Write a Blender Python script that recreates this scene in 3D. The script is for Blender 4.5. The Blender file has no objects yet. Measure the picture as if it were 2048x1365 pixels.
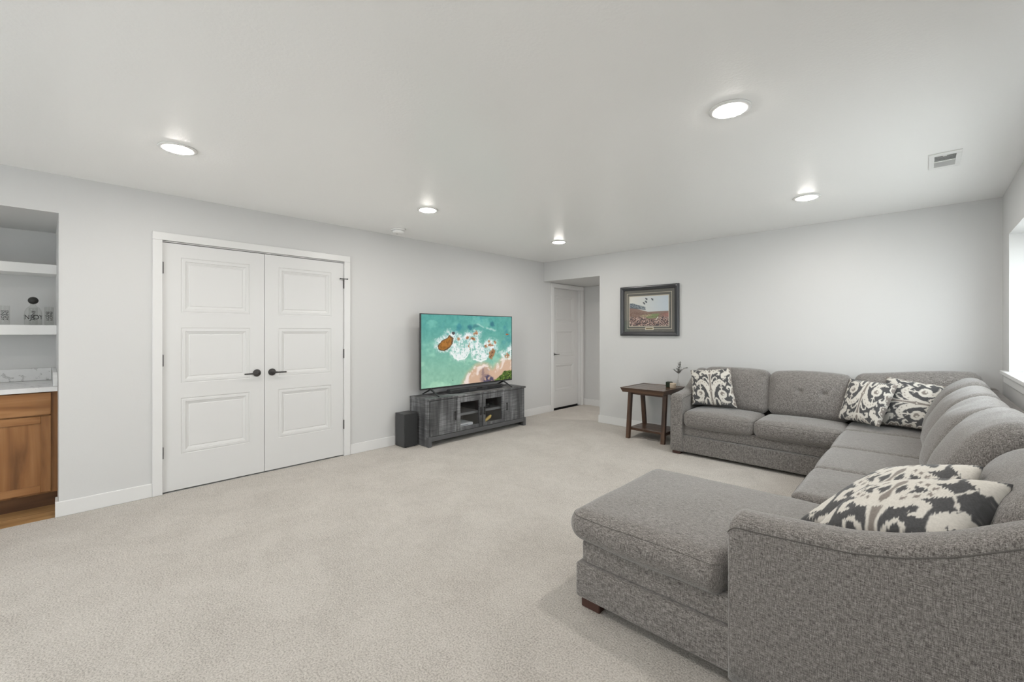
import bpy, bmesh, math, random
import numpy as np
from mathutils import Vector, Matrix
random.seed(7); rng = np.random.RandomState(11)
S = bpy.context.scene
COL = S.collection

# ---------------------------------------------------------------- camera
cam_d = bpy.data.cameras.new('camera')
cam_d.sensor_fit = 'HORIZONTAL'; cam_d.sensor_width = 36.0
cam_d.lens = 861.018 / 2048 * 36.0
cam_d.shift_y = -(682.5 - 663.442) / 2048
cam_d.clip_start = 0.05
cam = bpy.data.objects.new('camera', cam_d); COL.objects.link(cam)
cam.location = (4.4553, 0.0, 1.32121)
cam.rotation_euler = (math.pi / 2, 0, 0.763326)
S.camera = cam

# ---------------------------------------------------------------- world and exposure
W = bpy.data.worlds.new('daylight'); S.world = W; W.use_nodes = True
bg = W.node_tree.nodes['Background']
bg.inputs[0].default_value = (0.92, 0.955, 1.0, 1); bg.inputs[1].default_value = 7.0
S.view_settings.view_transform = 'Standard'; S.view_settings.look = 'None'
S.view_settings.gamma = 1.0; S.view_settings.use_curve_mapping = False
S.view_settings.exposure = 0.03
LENS_COLOR = (1.0, 0.955, 0.905); LENS_EMIT = 225.0
LIGHTS = [(x, y) for y in (4.285, 2.32, 0.489, -1.40) for x in (1.165, 3.75)]

# ---------------------------------------------------------------- materials
def nodes(name):
    m = bpy.data.materials.new(name); m.use_nodes = True
    nt = m.node_tree; b = nt.nodes['Principled BSDF']
    return m, nt, b
def nd(nt, t, **k):
    n = nt.nodes.new(t)
    for a, v in k.items():
        if a.startswith('i_'):
            key = a[2:]; key = int(key) if key.isdigit() else key.replace('_', ' ')
            n.inputs[key].default_value = v
        else: setattr(n, a, v)
    return n
def c4(c): return (c[0], c[1], c[2], 1)
def srgb(r, g, b):
    f = lambda v: (v/255/12.92 if v/255 <= .04045 else ((v/255+.055)/1.055)**2.4)
    return (f(r), f(g), f(b))
def plain(name, c, rough=.5, metal=0.0, spec=.5):
    m, nt, b = nodes(name)
    b.inputs['Base Color'].default_value = c4(c); b.inputs['Roughness'].default_value = rough
    b.inputs['Metallic'].default_value = metal; b.inputs['Specular IOR Level'].default_value = spec
    return m
def objco(nt, scale=(1, 1, 1)):
    tc = nd(nt, 'ShaderNodeTexCoord'); mp = nd(nt, 'ShaderNodeMapping'); mp.inputs['Scale'].default_value = scale
    nt.links.new(tc.outputs['Object'], mp.inputs['Vector']); return mp
def ramp(nt, stops):
    r = nd(nt, 'ShaderNodeValToRGB'); e = r.color_ramp.elements
    while len(e) < len(stops): e.new(.5)
    for k, (p, c) in enumerate(stops): e[k].position = p; e[k].color = c4(c)
    return r
def bump(nt, b, src, strength, dist):
    n = nd(nt, 'ShaderNodeBump'); n.inputs['Strength'].default_value = strength; n.inputs['Distance'].default_value = dist
    nt.links.new(src, n.inputs['Height']); nt.links.new(n.outputs[0], b.inputs['Normal']); return n

def wall_mat(name, c, rough, scale, strength, dist):
    m, nt, b = nodes(name); L = nt.links
    b.inputs['Base Color'].default_value = c4(c); b.inputs['Roughness'].default_value = rough
    mp = objco(nt); n = nd(nt, 'ShaderNodeTexNoise', i_Scale=scale, i_Detail=3.0)
    L.new(mp.outputs[0], n.inputs['Vector']); bump(nt, b, n.outputs[0], strength, dist)
    return m
M_wall = wall_mat('wall_paint', (.625, .625, .62), .55, 95, .15, .002)
M_ceil = wall_mat('ceiling_paint', (.94, .94, .93), .28, 70, .28, .003)
M_trim = plain('white_trim_paint', (.73, .73, .725), .35)
M_door = plain('white_door_paint', (.685, .685, .68), .38)
M_black = plain('black_metal', (.03, .03, .03), .45, .3)
M_bronze = plain('dark_bronze', (.05, .048, .047), .36, .35)
M_hinge = plain('dark_hinge', (.03, .03, .03), .5)
M_dark = plain('dark_gap', (.01, .01, .01), .9)
M_shelf = plain('white_shelf', (.86, .86, .85), .4)
M_plastic = plain('white_plastic', (.82, .82, .81), .4)

def carpet_mat():
    m, nt, b = nodes('beige_carpet'); L = nt.links
    mp = objco(nt)
    fine = nd(nt, 'ShaderNodeTexNoise', i_Scale=130.0, i_Detail=4.0, i_Roughness=.75); L.new(mp.outputs[0], fine.inputs['Vector'])
    mid = nd(nt, 'ShaderNodeTexNoise', i_Scale=22.0, i_Detail=3.0); L.new(mp.outputs[0], mid.inputs['Vector'])
    big = nd(nt, 'ShaderNodeTexNoise', i_Scale=3.2, i_Detail=3.0, i_Distortion=.6); L.new(mp.outputs[0], big.inputs['Vector'])
    r = ramp(nt, [(.30, (.33, .30, .27)), (.50, (.66, .62, .57)), (.70, (.86, .82, .77))])
    s1 = nd(nt, 'ShaderNodeMath', operation='MULTIPLY_ADD'); s1.inputs[1].default_value = .10
    L.new(mid.outputs[0], s1.inputs[0]); L.new(fine.outputs[0], s1.inputs[2])
    s2 = nd(nt, 'ShaderNodeMath', operation='MULTIPLY_ADD'); s2.inputs[1].default_value = .13
    L.new(big.outputs[0], s2.inputs[0]); L.new(s1.outputs[0], s2.inputs[2])
    s3 = nd(nt, 'ShaderNodeMath', operation='SUBTRACT'); s3.inputs[1].default_value = .115
    L.new(s2.outputs[0], s3.inputs[0]); L.new(s3.outputs[0], r.inputs[0])
    L.new(r.outputs[0], b.inputs['Base Color'])
    b.inputs['Roughness'].default_value = .95; b.inputs['Specular IOR Level'].default_value = .1
    bump(nt, b, s2.outputs[0], .9, .012)
    return m
M_carpet = carpet_mat()

def fabric_mat(name, dark, mid, light):
    m, nt, b = nodes(name); L = nt.links
    tc = nd(nt, 'ShaderNodeTexCoord')
    outs = []
    for sc, det in (((320, 320, 55), 2.0), ((55, 360, 300), 2.0), ((480, 480, 480), 2.0)):
        mp = nd(nt, 'ShaderNodeMapping'); mp.inputs['Scale'].default_value = sc
        L.new(tc.outputs['Object'], mp.inputs['Vector'])
        n = nd(nt, 'ShaderNodeTexNoise', i_Scale=1.0, i_Detail=det); L.new(mp.outputs[0], n.inputs['Vector']); outs.append(n)
    a = nd(nt, 'ShaderNodeMath', operation='ADD'); L.new(outs[0].outputs[0], a.inputs[0]); L.new(outs[1].outputs[0], a.inputs[1])
    a2 = nd(nt, 'ShaderNodeMath', operation='ADD'); L.new(a.outputs[0], a2.inputs[0]); L.new(outs[2].outputs[0], a2.inputs[1])
    d = nd(nt, 'ShaderNodeMath', operation='MULTIPLY'); d.inputs[1].default_value = .3333; L.new(a2.outputs[0], d.inputs[0])
    r = ramp(nt, [(.38, dark), (.50, mid), (.63, light)]); L.new(d.outputs[0], r.inputs[0])
    L.new(r.outputs[0], b.inputs['Base Color'])
    b.inputs['Roughness'].default_value = .92; b.inputs['Specular IOR Level'].default_value = .15
    b.inputs['Sheen Weight'].default_value = .35; b.inputs['Sheen Roughness'].default_value = .5
    bump(nt, b, d.outputs[0], .4, .003)
    return m
M_sofa = fabric_mat('grey_woven_upholstery', (.058, .052, .048), (.182, .168, .157), (.36, .338, .318))
M_welt = plain('grey_welt', (.12, .112, .105), .95, spec=.1)

def wood_mat(name, dark, mid, light, axis='z', scale=9.0, rough=.42, knots=.6):
    m, nt, b = nodes(name); L = nt.links
    s = {'x': (1.2, scale*2.4, scale*2.4), 'y': (scale*2.4, 1.2, scale*2.4), 'z': (scale*2.4, scale*2.4, 1.2)}[axis]
    mp = objco(nt, s)
    n = nd(nt, 'ShaderNodeTexNoise', i_Scale=1.0, i_Detail=5.0, i_Distortion=knots); L.new(mp.outputs[0], n.inputs['Vector'])
    mp2 = objco(nt, (1, 1, 1)); n2 = nd(nt, 'ShaderNodeTexNoise', i_Scale=2.6, i_Detail=2.0); L.new(mp2.outputs[0], n2.inputs['Vector'])
    mx = nd(nt, 'ShaderNodeMath', operation='MULTIPLY_ADD'); mx.inputs[1].default_value = .4
    L.new(n2.outputs[0], mx.inputs[0]); L.new(n.outputs[0], mx.inputs[2])
    r = ramp(nt, [(.45, dark), (.70, mid), (.92, light)]); L.new(mx.outputs[0], r.inputs[0])
    L.new(r.outputs[0], b.inputs['Base Color']); b.inputs['Roughness'].default_value = rough
    bump(nt, b, n.outputs[0], .15, .001)
    return m
M_cab = wood_mat('stained_maple', (.14, .058, .018), (.28, .125, .042), (.38, .19, .075), 'y', 6, .4)
M_cabv = wood_mat('stained_maple_upright', (.14, .058, .018), (.28, .125, .042), (.38, .19, .075), 'z', 6, .4)
M_lvp = wood_mat('oak_plank_floor', (.20, .10, .035), (.37, .215, .09), (.50, .32, .16), 'y', 7, .4)
M_table = wood_mat('walnut_stain', (.028, .014, .008), (.075, .038, .022), (.13, .07, .04), 'x', 8, .28)
M_tablev = wood_mat('walnut_stain_upright', (.028, .014, .008), (.075, .038, .022), (.13, .07, .04), 'z', 8, .35)
M_foot = plain('dark_wood_foot', (.06, .025, .018), .4)

def greywood_mat():
    m, nt, b = nodes('grey_rough_sawn_wood'); L = nt.links
    mp = objco(nt, (14, 16, 1.6)); n = nd(nt, 'ShaderNodeTexNoise', i_Scale=1.0, i_Detail=5.0, i_Distortion=.5); L.new(mp.outputs[0], n.inputs['Vector'])
    mp2 = objco(nt, (5, 5, 85)); n2 = nd(nt, 'ShaderNodeTexNoise', i_Scale=1.0, i_Detail=2.0); L.new(mp2.outputs[0], n2.inputs['Vector'])
    mp3 = objco(nt, (4, 4.5, 3)); n3 = nd(nt, 'ShaderNodeTexNoise', i_Scale=1.0, i_Detail=1.0); L.new(mp3.outputs[0], n3.inputs['Vector'])
    sub = nd(nt, 'ShaderNodeMath', operation='MULTIPLY'); L.new(n2.outputs[0], sub.inputs[0]); L.new(n3.outputs[0], sub.inputs[1])
    a = nd(nt, 'ShaderNodeMath', operation='MULTIPLY_ADD'); a.inputs[1].default_value = .9; L.new(sub.outputs[0], a.inputs[0]); L.new(n.outputs[0], a.inputs[2])
    r = ramp(nt, [(.48, (.042, .043, .045)), (.72, (.105, .107, .111)), (.95, (.25, .255, .262))]); L.new(a.outputs[0], r.inputs[0])
    L.new(r.outputs[0], b.inputs['Base Color']); b.inputs['Roughness'].default_value = .55
    bump(nt, b, a.outputs[0], .2, .001)
    return m
M_grey = greywood_mat()
M_greyplain = plain('grey_board', (.095, .097, .10), .5)
M_greyshelf = plain('grey_shelf', (.22, .225, .23), .5)
M_sub = plain('black_vinyl_box', (.045, .046, .048), .42)
M_subcloth = plain('black_speaker_cloth', (.028, .029, .03), .85)
M_bar = plain('soundbar_black', (.04, .041, .043), .45)
M_tvbody = plain('tv_black', (.03, .031, .033), .35)

def quartz_mat():
    m, nt, b = nodes('white_quartz'); L = nt.links
    mp = objco(nt); n = nd(nt, 'ShaderNodeTexNoise', i_Scale=11.0, i_Detail=6.0, i_Distortion=1.6, i_Roughness=.65); L.new(mp.outputs[0], n.inputs['Vector'])
    r = ramp(nt, [(.0, (.74, .74, .74)), (.33, (.74, .74, .74)), (.375, (.40, .40, .40)), (.42, (.72, .72, .72)), (1, (.78, .78, .78))]); L.new(n.outputs[0], r.inputs[0])
    L.new(r.outputs[0], b.inputs['Base Color']); b.inputs['Roughness'].default_value = .2
    return m
M_quartz = quartz_mat()

def thin_glass(name, tint=(1, 1, 1), ior=1.5, rough=.02, boost=1.0):
    m = bpy.data.materials.new(name); m.use_nodes = True; nt = m.node_tree; nt.nodes.clear(); L = nt.links
    o = nd(nt, 'ShaderNodeOutputMaterial'); t = nd(nt, 'ShaderNodeBsdfTransparent'); t.inputs[0].default_value = c4(tint)
    g = nd(nt, 'ShaderNodeBsdfGlossy'); g.inputs['Roughness'].default_value = rough
    f = nd(nt, 'ShaderNodeLayerWeight'); f.inputs[0].default_value = .5      # facing = 1 - |cos|
    pw = nd(nt, 'ShaderNodeMath', operation='POWER'); pw.inputs[1].default_value = 5.0; L.new(f.outputs['Facing'], pw.inputs[0])
    r0 = ((ior-1)/(ior+1))**2
    mm = nd(nt, 'ShaderNodeMath', operation='MULTIPLY_ADD'); mm.inputs[1].default_value = 1-r0; mm.inputs[2].default_value = r0*boost; L.new(pw.outputs[0], mm.inputs[0])
    mx = nd(nt, 'ShaderNodeMixShader'); L.new(mm.outputs[0], mx.inputs[0]); L.new(t.outputs[0], mx.inputs[1]); L.new(g.outputs[0], mx.inputs[2])
    L.new(mx.outputs[0], o.inputs[0]); return m
M_pane = thin_glass('window_glass', (.96, .98, .97), 1.45)
M_doorglass = thin_glass('cabinet_glass', (.95, .96, .97), 1.5)
M_glassware = thin_glass('clear_glassware', (.94, .945, .94), 1.35, .03)
M_frameglass = thin_glass('picture_glass', (.97, .97, .97), 1.45)

def emit_mat(name, c, s):
    m, nt, b = nodes(name)
    b.inputs['Base Color'].default_value = c4((.8, .8, .8)); b.inputs['Emission Color'].default_value = c4(c); b.inputs['Emission Strength'].default_value = s
    return m
M_lens = emit_mat('lit_lens', LENS_COLOR, LENS_EMIT)

def attr_mat(name, rough=.9, emit=0.0, fabric=False, spec=.3):
    m, nt, b = nodes(name); L = nt.links
    a = nd(nt, 'ShaderNodeAttribute'); a.attribute_name = 'print_colour'
    if emit:
        b.inputs['Base Color'].default_value = (.01, .01, .01, 1)
        L.new(a.outputs['Color'], b.inputs['Emission Color']); b.inputs['Emission Strength'].default_value = emit
    else: L.new(a.outputs['Color'], b.inputs['Base Color'])
    b.inputs['Roughness'].default_value = rough; b.inputs['Specular IOR Level'].default_value = spec
    if fabric:
        b.inputs['Sheen Weight'].default_value = .2
        mp = objco(nt, (1, 1, 1)); n = nd(nt, 'ShaderNodeTexNoise', i_Scale=420.0, i_Detail=2.0); L.new(mp.outputs[0], n.inputs['Vector']); bump(nt, b, n.outputs[0], .35, .002)
    return m
M_print = attr_mat('printed_cotton', .9, 0, True, .1)
M_screen = attr_mat('tv_picture', .25, .95)
M_photo = attr_mat('framed_photo_print', .5)

# ---------------------------------------------------------------- object helpers
def obj(name, bm_or_me, mat, parent=None, smooth=False):
    if isinstance(bm_or_me, bmesh.types.BMesh):
        me = bpy.data.meshes.new(name); bmesh.ops.recalc_face_normals(bm_or_me, faces=bm_or_me.faces)
        bm_or_me.to_mesh(me); bm_or_me.free()
    else: me = bm_or_me
    if mat and not me.materials: me.materials.append(mat)
    if smooth: me.polygons.foreach_set('use_smooth', [True]*len(me.polygons))
    o = bpy.data.objects.new(name, me); COL.objects.link(o)
    if parent:
        o.parent = parent
        bpy.context.view_layer.update()
        o.matrix_parent_inverse = parent.matrix_world.inverted()
    return o
def tag(o, label, cat, group=None):
    o['label'] = label; o['category'] = cat
    if group: o['group'] = group
    return o
def thing(name, label, cat, loc=(0, 0, 0), group=None):
    o = bpy.data.objects.new(name, None); COL.objects.link(o); o.location = loc; o.empty_display_size = .05
    return tag(o, label, cat, group)
def struct(name, bm, mat, parent=None, smooth=False):
    o = obj(name, bm, mat, parent, smooth)
    if not parent: o['kind'] = 'structure'
    return o
def copy_tree(src, delta):
    r = src.copy(); COL.objects.link(r); r.location = src.location + Vector(delta)
    for ch in src.children:
        c = ch.copy(); COL.objects.link(c); c.parent = r
        for g in ch.children:
            d = g.copy(); COL.objects.link(d); d.parent = c
    return r
def NB(): return bmesh.new()
def box(bm, x0, x1, y0, y1, z0, z1, bev=0, seg=2):
    x0, x1 = min(x0, x1), max(x0, x1); y0, y1 = min(y0, y1), max(y0, y1); z0, z1 = min(z0, z1), max(z0, z1)
    v = [bm.verts.new(p) for p in ((x0, y0, z0), (x1, y0, z0), (x1, y1, z0), (x0, y1, z0), (x0, y0, z1), (x1, y0, z1), (x1, y1, z1), (x0, y1, z1))]
    f = [bm.faces.new([v[i] for i in q]) for q in ((3, 2, 1, 0), (4, 5, 6, 7), (0, 1, 5, 4), (1, 2, 6, 5), (2, 3, 7, 6), (3, 0, 4, 7))]
    if bev: bmesh.ops.bevel(bm, geom=list({e for q in f for e in q.edges}), offset=bev, segments=seg, affect='EDGES', profile=.5)
    return bm
def bx(*a, **k): return box(NB(), *a, **k)
def tube(bm, pts, r, n=8, closed=False, caps=True):
    pts = [Vector(p) for p in pts]; rings = []; N = len(pts)
    rr = r if hasattr(r, '__len__') else [r]*N
    prev = None
    for i, p in enumerate(pts):
        a = pts[(i-1) % N] if (closed or i > 0) else p; b = pts[(i+1) % N] if (closed or i < N-1) else p
        t = (b-a).normalized()
        if prev is None: u = t.orthogonal().normalized()
        else:
            u = prev - t*prev.dot(t)
            u = u.normalized() if u.length > 1e-6 else t.orthogonal().normalized()
        prev = u; w = t.cross(u)
        rings.append([bm.verts.new(p + (u*math.cos(2*math.pi*k/n) + w*math.sin(2*math.pi*k/n))*rr[i]) for k in range(n)])
    for i in range(N if closed else N-1):
        A, B_ = rings[i], rings[(i+1) % N]
        for k in range(n): bm.faces.new((A[k], A[(k+1) % n], B_[(k+1) % n], B_[k]))
    if not closed and caps: bm.faces.new(rings[0][::-1]); bm.faces.new(rings[-1])
    return bm
def lathe(bm, prof, c=(0, 0, 0), n=32, axis='z', closed_ends=True):
    rings = []
    for r, h in prof:
        ring = []
        for k in range(n):
            a = 2*math.pi*k/n; p = (r*math.cos(a), r*math.sin(a), h)
            if axis == 'x': p = (h, p[0], p[1])
            elif axis == 'y': p = (p[0], h, p[1])
            ring.append(bm.verts.new((p[0]+c[0], p[1]+c[1], p[2]+c[2])))
        rings.append(ring)
    for A, B_ in zip(rings, rings[1:]):
        for k in range(n): bm.faces.new((A[k], A[(k+1) % n], B_[(k+1) % n], B_[k]))
    if closed_ends:
        if prof[0][0] > 1e-5: bm.faces.new(rings[0][::-1])
        if prof[-1][0] > 1e-5: bm.faces.new(rings[-1])
    bmesh.ops.remove_doubles(bm, verts=bm.verts, dist=1e-6)
    return bm
def mesh_np(name, V, Fq, col=None, smooth=True):
    me = bpy.data.meshes.new(name); me.from_pydata(np.asarray(V, float).tolist(), [], [list(map(int, f)) for f in Fq]); me.update()
    if smooth: me.polygons.foreach_set('use_smooth', [True]*len(me.polygons))
    if col is not None:
        a = me.color_attributes.new('print_colour', 'FLOAT_COLOR', 'POINT')
        c = np.ones((len(V), 4), np.float32); c[:, :3] = col; a.data.foreach_set('color', c.ravel())
    return me
def lin(c):
    c = np.clip(np.asarray(c, float)/255.0, 0, 1); return np.where(c <= .04045, c/12.92, ((c+.055)/1.055)**2.4)

# value noise
def vnoise(x, y, seed=0):
    x = np.asarray(x, float); y = np.asarray(y, float)
    xi = np.floor(x).astype(np.int64); yi = np.floor(y).astype(np.int64); fx = x-xi; fy = y-yi
    fx = fx*fx*(3-2*fx); fy = fy*fy*(3-2*fy)
    def h(a, b):
        n = (a*374761393 + b*668265263 + seed*974634777) & 0x7fffffff
        n = ((n ^ (n >> 13))*1274126177) & 0x7fffffff
        return ((n ^ (n >> 16)) & 0xffff)/65535.0
    return (h(xi, yi)*(1-fx)+h(xi+1, yi)*fx)*(1-fy) + (h(xi, yi+1)*(1-fx)+h(xi+1, yi+1)*fx)*fy
def fbm(x, y, o=4, seed=0):
    s = 0; a = .5; t = 0
    for k in range(o): s = s + a*vnoise(x*2**k, y*2**k, seed+k); t += a; a *= .5
    return s/t
def sstep(a, b, x): t = np.clip((x-a)/(b-a), 0, 1); return t*t*(3-2*t)
def seg_d(U, V, p, q):
    px, py = p; qx, qy = q; dx, dy = qx-px, qy-py; L2 = dx*dx+dy*dy+1e-9
    t = np.clip(((U-px)*dx+(V-py)*dy)/L2, 0, 1); return np.hypot(U-px-t*dx, V-py-t*dy), t
def stroke(U, V, pts, rad):
    m = np.full(U.shape, 1e3)
    for i in range(len(pts)-1):
        d, t = seg_d(U, V, pts[i], pts[i+1]); m = np.minimum(m, d-(rad[i]*(1-t)+rad[i+1]*t))
    return m
def poly_d(U, V, P):
    ins = np.zeros(U.shape, bool); d = np.full(U.shape, 1e3); n = len(P)
    for i in range(n):
        a, b = P[i], P[(i+1) % n]; dd, _ = seg_d(U, V, a, b); d = np.minimum(d, dd)
        c = ((a[1] > V) != (b[1] > V)) & (U < (b[0]-a[0])*(V-a[1])/((b[1]-a[1]) if abs(b[1]-a[1]) > 1e-9 else 1e-9)+a[0]); ins ^= c
    return np.where(ins, -d, d)

# soft upholstered block: rounded box, puffed faces, optional deform
def ticks(h, r, mid, cn=4):
    e = [h - r + r*math.tan(math.pi/4*k/cn) for k in range(cn+1)]
    m = list(np.linspace(-(h-r), h-r, mid+1))[1:-1]
    return [-v for v in e[::-1]] + m + e
def softbox(lo, hi, r, mid=(10, 10, 4), puff=(0, 0, 0), deform=None, cn=4):
    lo = np.array(lo, float); hi = np.array(hi, float); c = (lo+hi)/2; h = (hi-lo)/2
    T = [ticks(h[i], min(r, h[i]*.999), mid[i], cn) for i in range(3)]; n = [len(t)-1 for t in T]
    idx = {}; P = []; F = []
    def vid(i, j, k):
        key = (i, j, k)
        if key not in idx: idx[key] = len(P); P.append((T[0][i], T[1][j], T[2][k]))
        return idx[key]
    for ax in range(3):
        a, b = [(1, 2), (2, 0), (0, 1)][ax]
        for side in (0, n[ax]):
            for i in range(n[a]):
                for j in range(n[b]):
                    q = []
                    for di, dj in ((0, 0), (1, 0), (1, 1), (0, 1)):
                        t = [0, 0, 0]; t[ax] = side; t[a] = i+di; t[b] = j+dj; q.append(vid(*t))
                    F.append(q if side else q[::-1])
    P = soft_map(np.array(P), h, r, puff) + c
    if deform: P = deform(P)
    return P, F
def soft_map(P, h, r, puff):
    rr = np.minimum(r, h*.999); q = np.clip(P, -(h-rr), h-rr); d = P-q; l = np.linalg.norm(d, axis=1, keepdims=True)
    P = np.where(l > 1e-9, q + d/np.maximum(l, 1e-9)*min(r, float(rr.min()))*1.0, P)
    u = P/h; out = P.copy()
    for a in range(3):
        b, c_ = (a+1) % 3, (a+2) % 3
        out[:, a] += puff[a]*u[:, a]*np.clip(1-u[:, b]**2, 0, 1)**.8*np.clip(1-u[:, c_]**2, 0, 1)**.8
    return out
def soft_ring(lo, hi, r, z, puff=(0, 0, 0), deform=None, n=10, ax=2):
    lo = np.array(lo, float); hi = np.array(hi, float); c = (lo+hi)/2; h = (hi-lo)/2
    a, b = [(1, 2), (2, 0), (0, 1)][ax]; P = []; dz = max(0, z-(hi[ax]-r)); ins = r-math.sqrt(max(0, r*r-dz*dz))
    for sa, sb, a0 in ((1, 1, 0), (-1, 1, 90), (-1, -1, 180), (1, -1, 270)):
        for k in range(7):
            t = math.radians(a0 + 90*k/6); p = [0, 0, 0]
            p[a] = sa*(h[a]-r) + (r-ins)*math.cos(t); p[b] = sb*(h[b]-r) + (r-ins)*math.sin(t); p[ax] = z - c[ax]; P.append(p)
    Q = []
    for i in range(len(P)):
        p, q = np.array(P[i]), np.array(P[(i+1) % len(P)])
        m = n if np.linalg.norm(q-p) > .08 else 1
        for k in range(m): Q.append(p + (q-p)*k/m)
    Q = np.array(Q); u = Q/h; out = Q.copy()
    for x in range(3):
        y, w = (x+1) % 3, (x+2) % 3
        out[:, x] += puff[x]*u[:, x]*np.clip(1-u[:, y]**2, 0, 1)**.8*np.clip(1-u[:, w]**2, 0, 1)**.8
    out = out + c
    return deform(out) if deform else out

# ================================================================ ROOM
XR, YB, YF, H = 4.9268, 5.4015, -2.7, 2.44
NY0, NY1, NX, NZ = -2.1, -0.016, -0.95, 2.166       # niche
HY, HX = 6.54, 2.4                                   # hall far wall, hall right end
# floor
struct('floor', bx(-.002, XR+.3, YF, HY+.12, -.10, 0.0), M_carpet)
f2 = struct('floor_niche', bx(NX-.05, -.002, NY0, NY1+.03, -.10, -.012), M_dark)
for k, (x0, x1) in enumerate(((-.175, -.004), (-.35, -.178), (-.53, -.353))):
    o = obj('plank', bx(x0, x1, NY0, NY1+.02, -.03, -.003, bev=.0015, seg=1), M_lvp, f2)
struct('ceiling', bx(-.12, XR+.4, YF-.1, YB+.12, H, H+.1), M_ceil)
struct('ceiling_hall', bx(-.12, HX+.1, YB+.12, HY+.12, 2.13, 2.23), M_wall)
# left wall: niche, double door, hall door
DY0, DY1, DZ = .5575, 2.0745, 2.058
b = NB(); T = .13
box(b, -T, 0, YF, NY0, 0, H); box(b, -T, 0, NY0, NY1, NZ, H); box(b, -T, 0, NY1, DY0, 0, H)
box(b, -T, 0, DY0, DY1, DZ, H); box(b, -T, 0, DY1, 5.645, 0, H); box(b, -T, 0, 5.645, 6.44, 2.06, H); box(b, -T, 0, 6.44, HY+.12, 0, H)
struct('wall_left', b, M_wall)
struct('closet_light_block', bx(-.75, -.70, DY0-.3, DY1+.3, -.05, H), M_wall)  # unseen board added behind the double doors to keep daylight out of the gaps
b = NB(); box(b, -.75, -T, DY0-.3, DY0-.25, -.05, H); box(b, -.75, -T, DY1+.25, DY1+.3, -.05, H); box(b, -.75, -T, DY0-.3, DY1+.3, H-.05, H); box(b, -.75, -.0025, DY0-.3, DY1+.3, -.10, -.001)
struct('closet_light_block_sides', b, M_wall)  # sides, top and floor of that added light block
struct('hall_door_light_block', bx(-.35, -.30, 5.45, 6.66, -.05, 2.3), M_dark)  # unseen black board added behind the hall door against leaking daylight
b = NB(); box(b, -.35, -T, 5.45, 5.5, -.05, 2.3); box(b, -.35, -T, 6.6, 6.66, -.05, 2.3); box(b, -.35, -T, 5.45, 6.66, 2.25, 2.3); box(b, -.35, 0, 5.45, 6.66, -.08, -.02)
struct('hall_door_light_block_sides', b, M_dark)  # rest of the added black box that blocks light there
# niche shell
b = NB(); box(b, NX-.1, NX, NY0-.1, .10, -.1, H)
vs = [b.verts.new(p) for p in ((-.0005, NY1-.0005, -.1), (NX, NY1-.022, -.1), (NX, .1, -.1), (-T-.001, .1, -.1), (-.0005, NY1-.0005, NZ+.02), (NX, NY1-.022, NZ+.02), (NX, .1, NZ+.02), (-T-.001, .1, NZ+.02))]
for q in ((0, 1, 2, 3), (4, 7, 6, 5), (0, 4, 5, 1), (1, 5, 6, 2), (2, 6, 7, 3), (3, 7, 4, 0)): b.faces.new([vs[i] for i in q])
box(b, NX, -T, NY0-.1, NY0, -.1, H); box(b, NX, -T, NY0, NY1+.02, NZ, NZ+.08)
struct('wall_niche', b, M_wall)
# back wall
b = NB(); box(b, 1.05, XR+.4, YB, YB+.12, 0, H); box(b, -.0, 1.05, YB, YB+.12, 2.13, H)
struct('wall_back', b, M_wall)
# hall
b = NB(); box(b, -T, HX+.1, HY, HY+.12, 0, 2.3); struct('wall_hall_far', b, M_wall)
struct('wall_hall_right', bx(HX, HX+.1, YB+.12, HY, 0, 2.3), M_wall)
# right wall with window recess
WY0, WY1, WZ0, WZ1, WT = 2.62, 5.018, 1.005, 2.068, .32
b = NB(); box(b, XR, XR+WT, YF, WY0, 0, H); box(b, XR, XR+WT, WY1, YB+.12, 0, H); box(b, XR, XR+WT, WY0, WY1, 0, WZ0-.02); box(b, XR, XR+WT, WY0, WY1, WZ1, H)
struct('wall_right', b, M_wall)
PD0, PD1, PDZ = 1.45, 3.25, 2.14
b = NB(); box(b, -.13, PD0, YF-.1, YF, 0, H); box(b, PD1, XR+.4, YF-.1, YF, 0, H); box(b, PD0, PD1, YF-.1, YF, PDZ, H)
struct('wall_front', b, M_wall)
w2 = NB()      # made-up sliding patio door behind the camera, added for more even daylight
for q in ((PD0, PD1, 0, .06), (PD0, PD1, PDZ-.06, PDZ), (PD0, PD0+.06, .06, PDZ-.06), (PD1-.06, PD1, .06, PDZ-.06)): box(w2, q[0], q[1], YF-.09, YF-.02, q[2], q[3], bev=.003, seg=1)
w2 = struct('added_patio_window', w2, M_trim)
for k in range(2):
    a0 = PD0+.06+(PD1-PD0-.12)*k/2; a1 = PD0+.06+(PD1-PD0-.12)*(k+1)/2; s_ = NB()
    for q in ((a0, a1, .06, .14), (a0, a1, PDZ-.13, PDZ-.06), (a0, a0+.06, .14, PDZ-.13), (a1-.06, a1, .14, PDZ-.13)): box(s_, q[0], q[1], YF-.07, YF-.03, q[2], q[3], bev=.002, seg=1)
    so = obj('sash', s_, M_trim, w2); obj('pane', bx(a0+.05, a1-.05, YF-.053, YF-.048, .13, PDZ-.12), M_pane, so)
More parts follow.
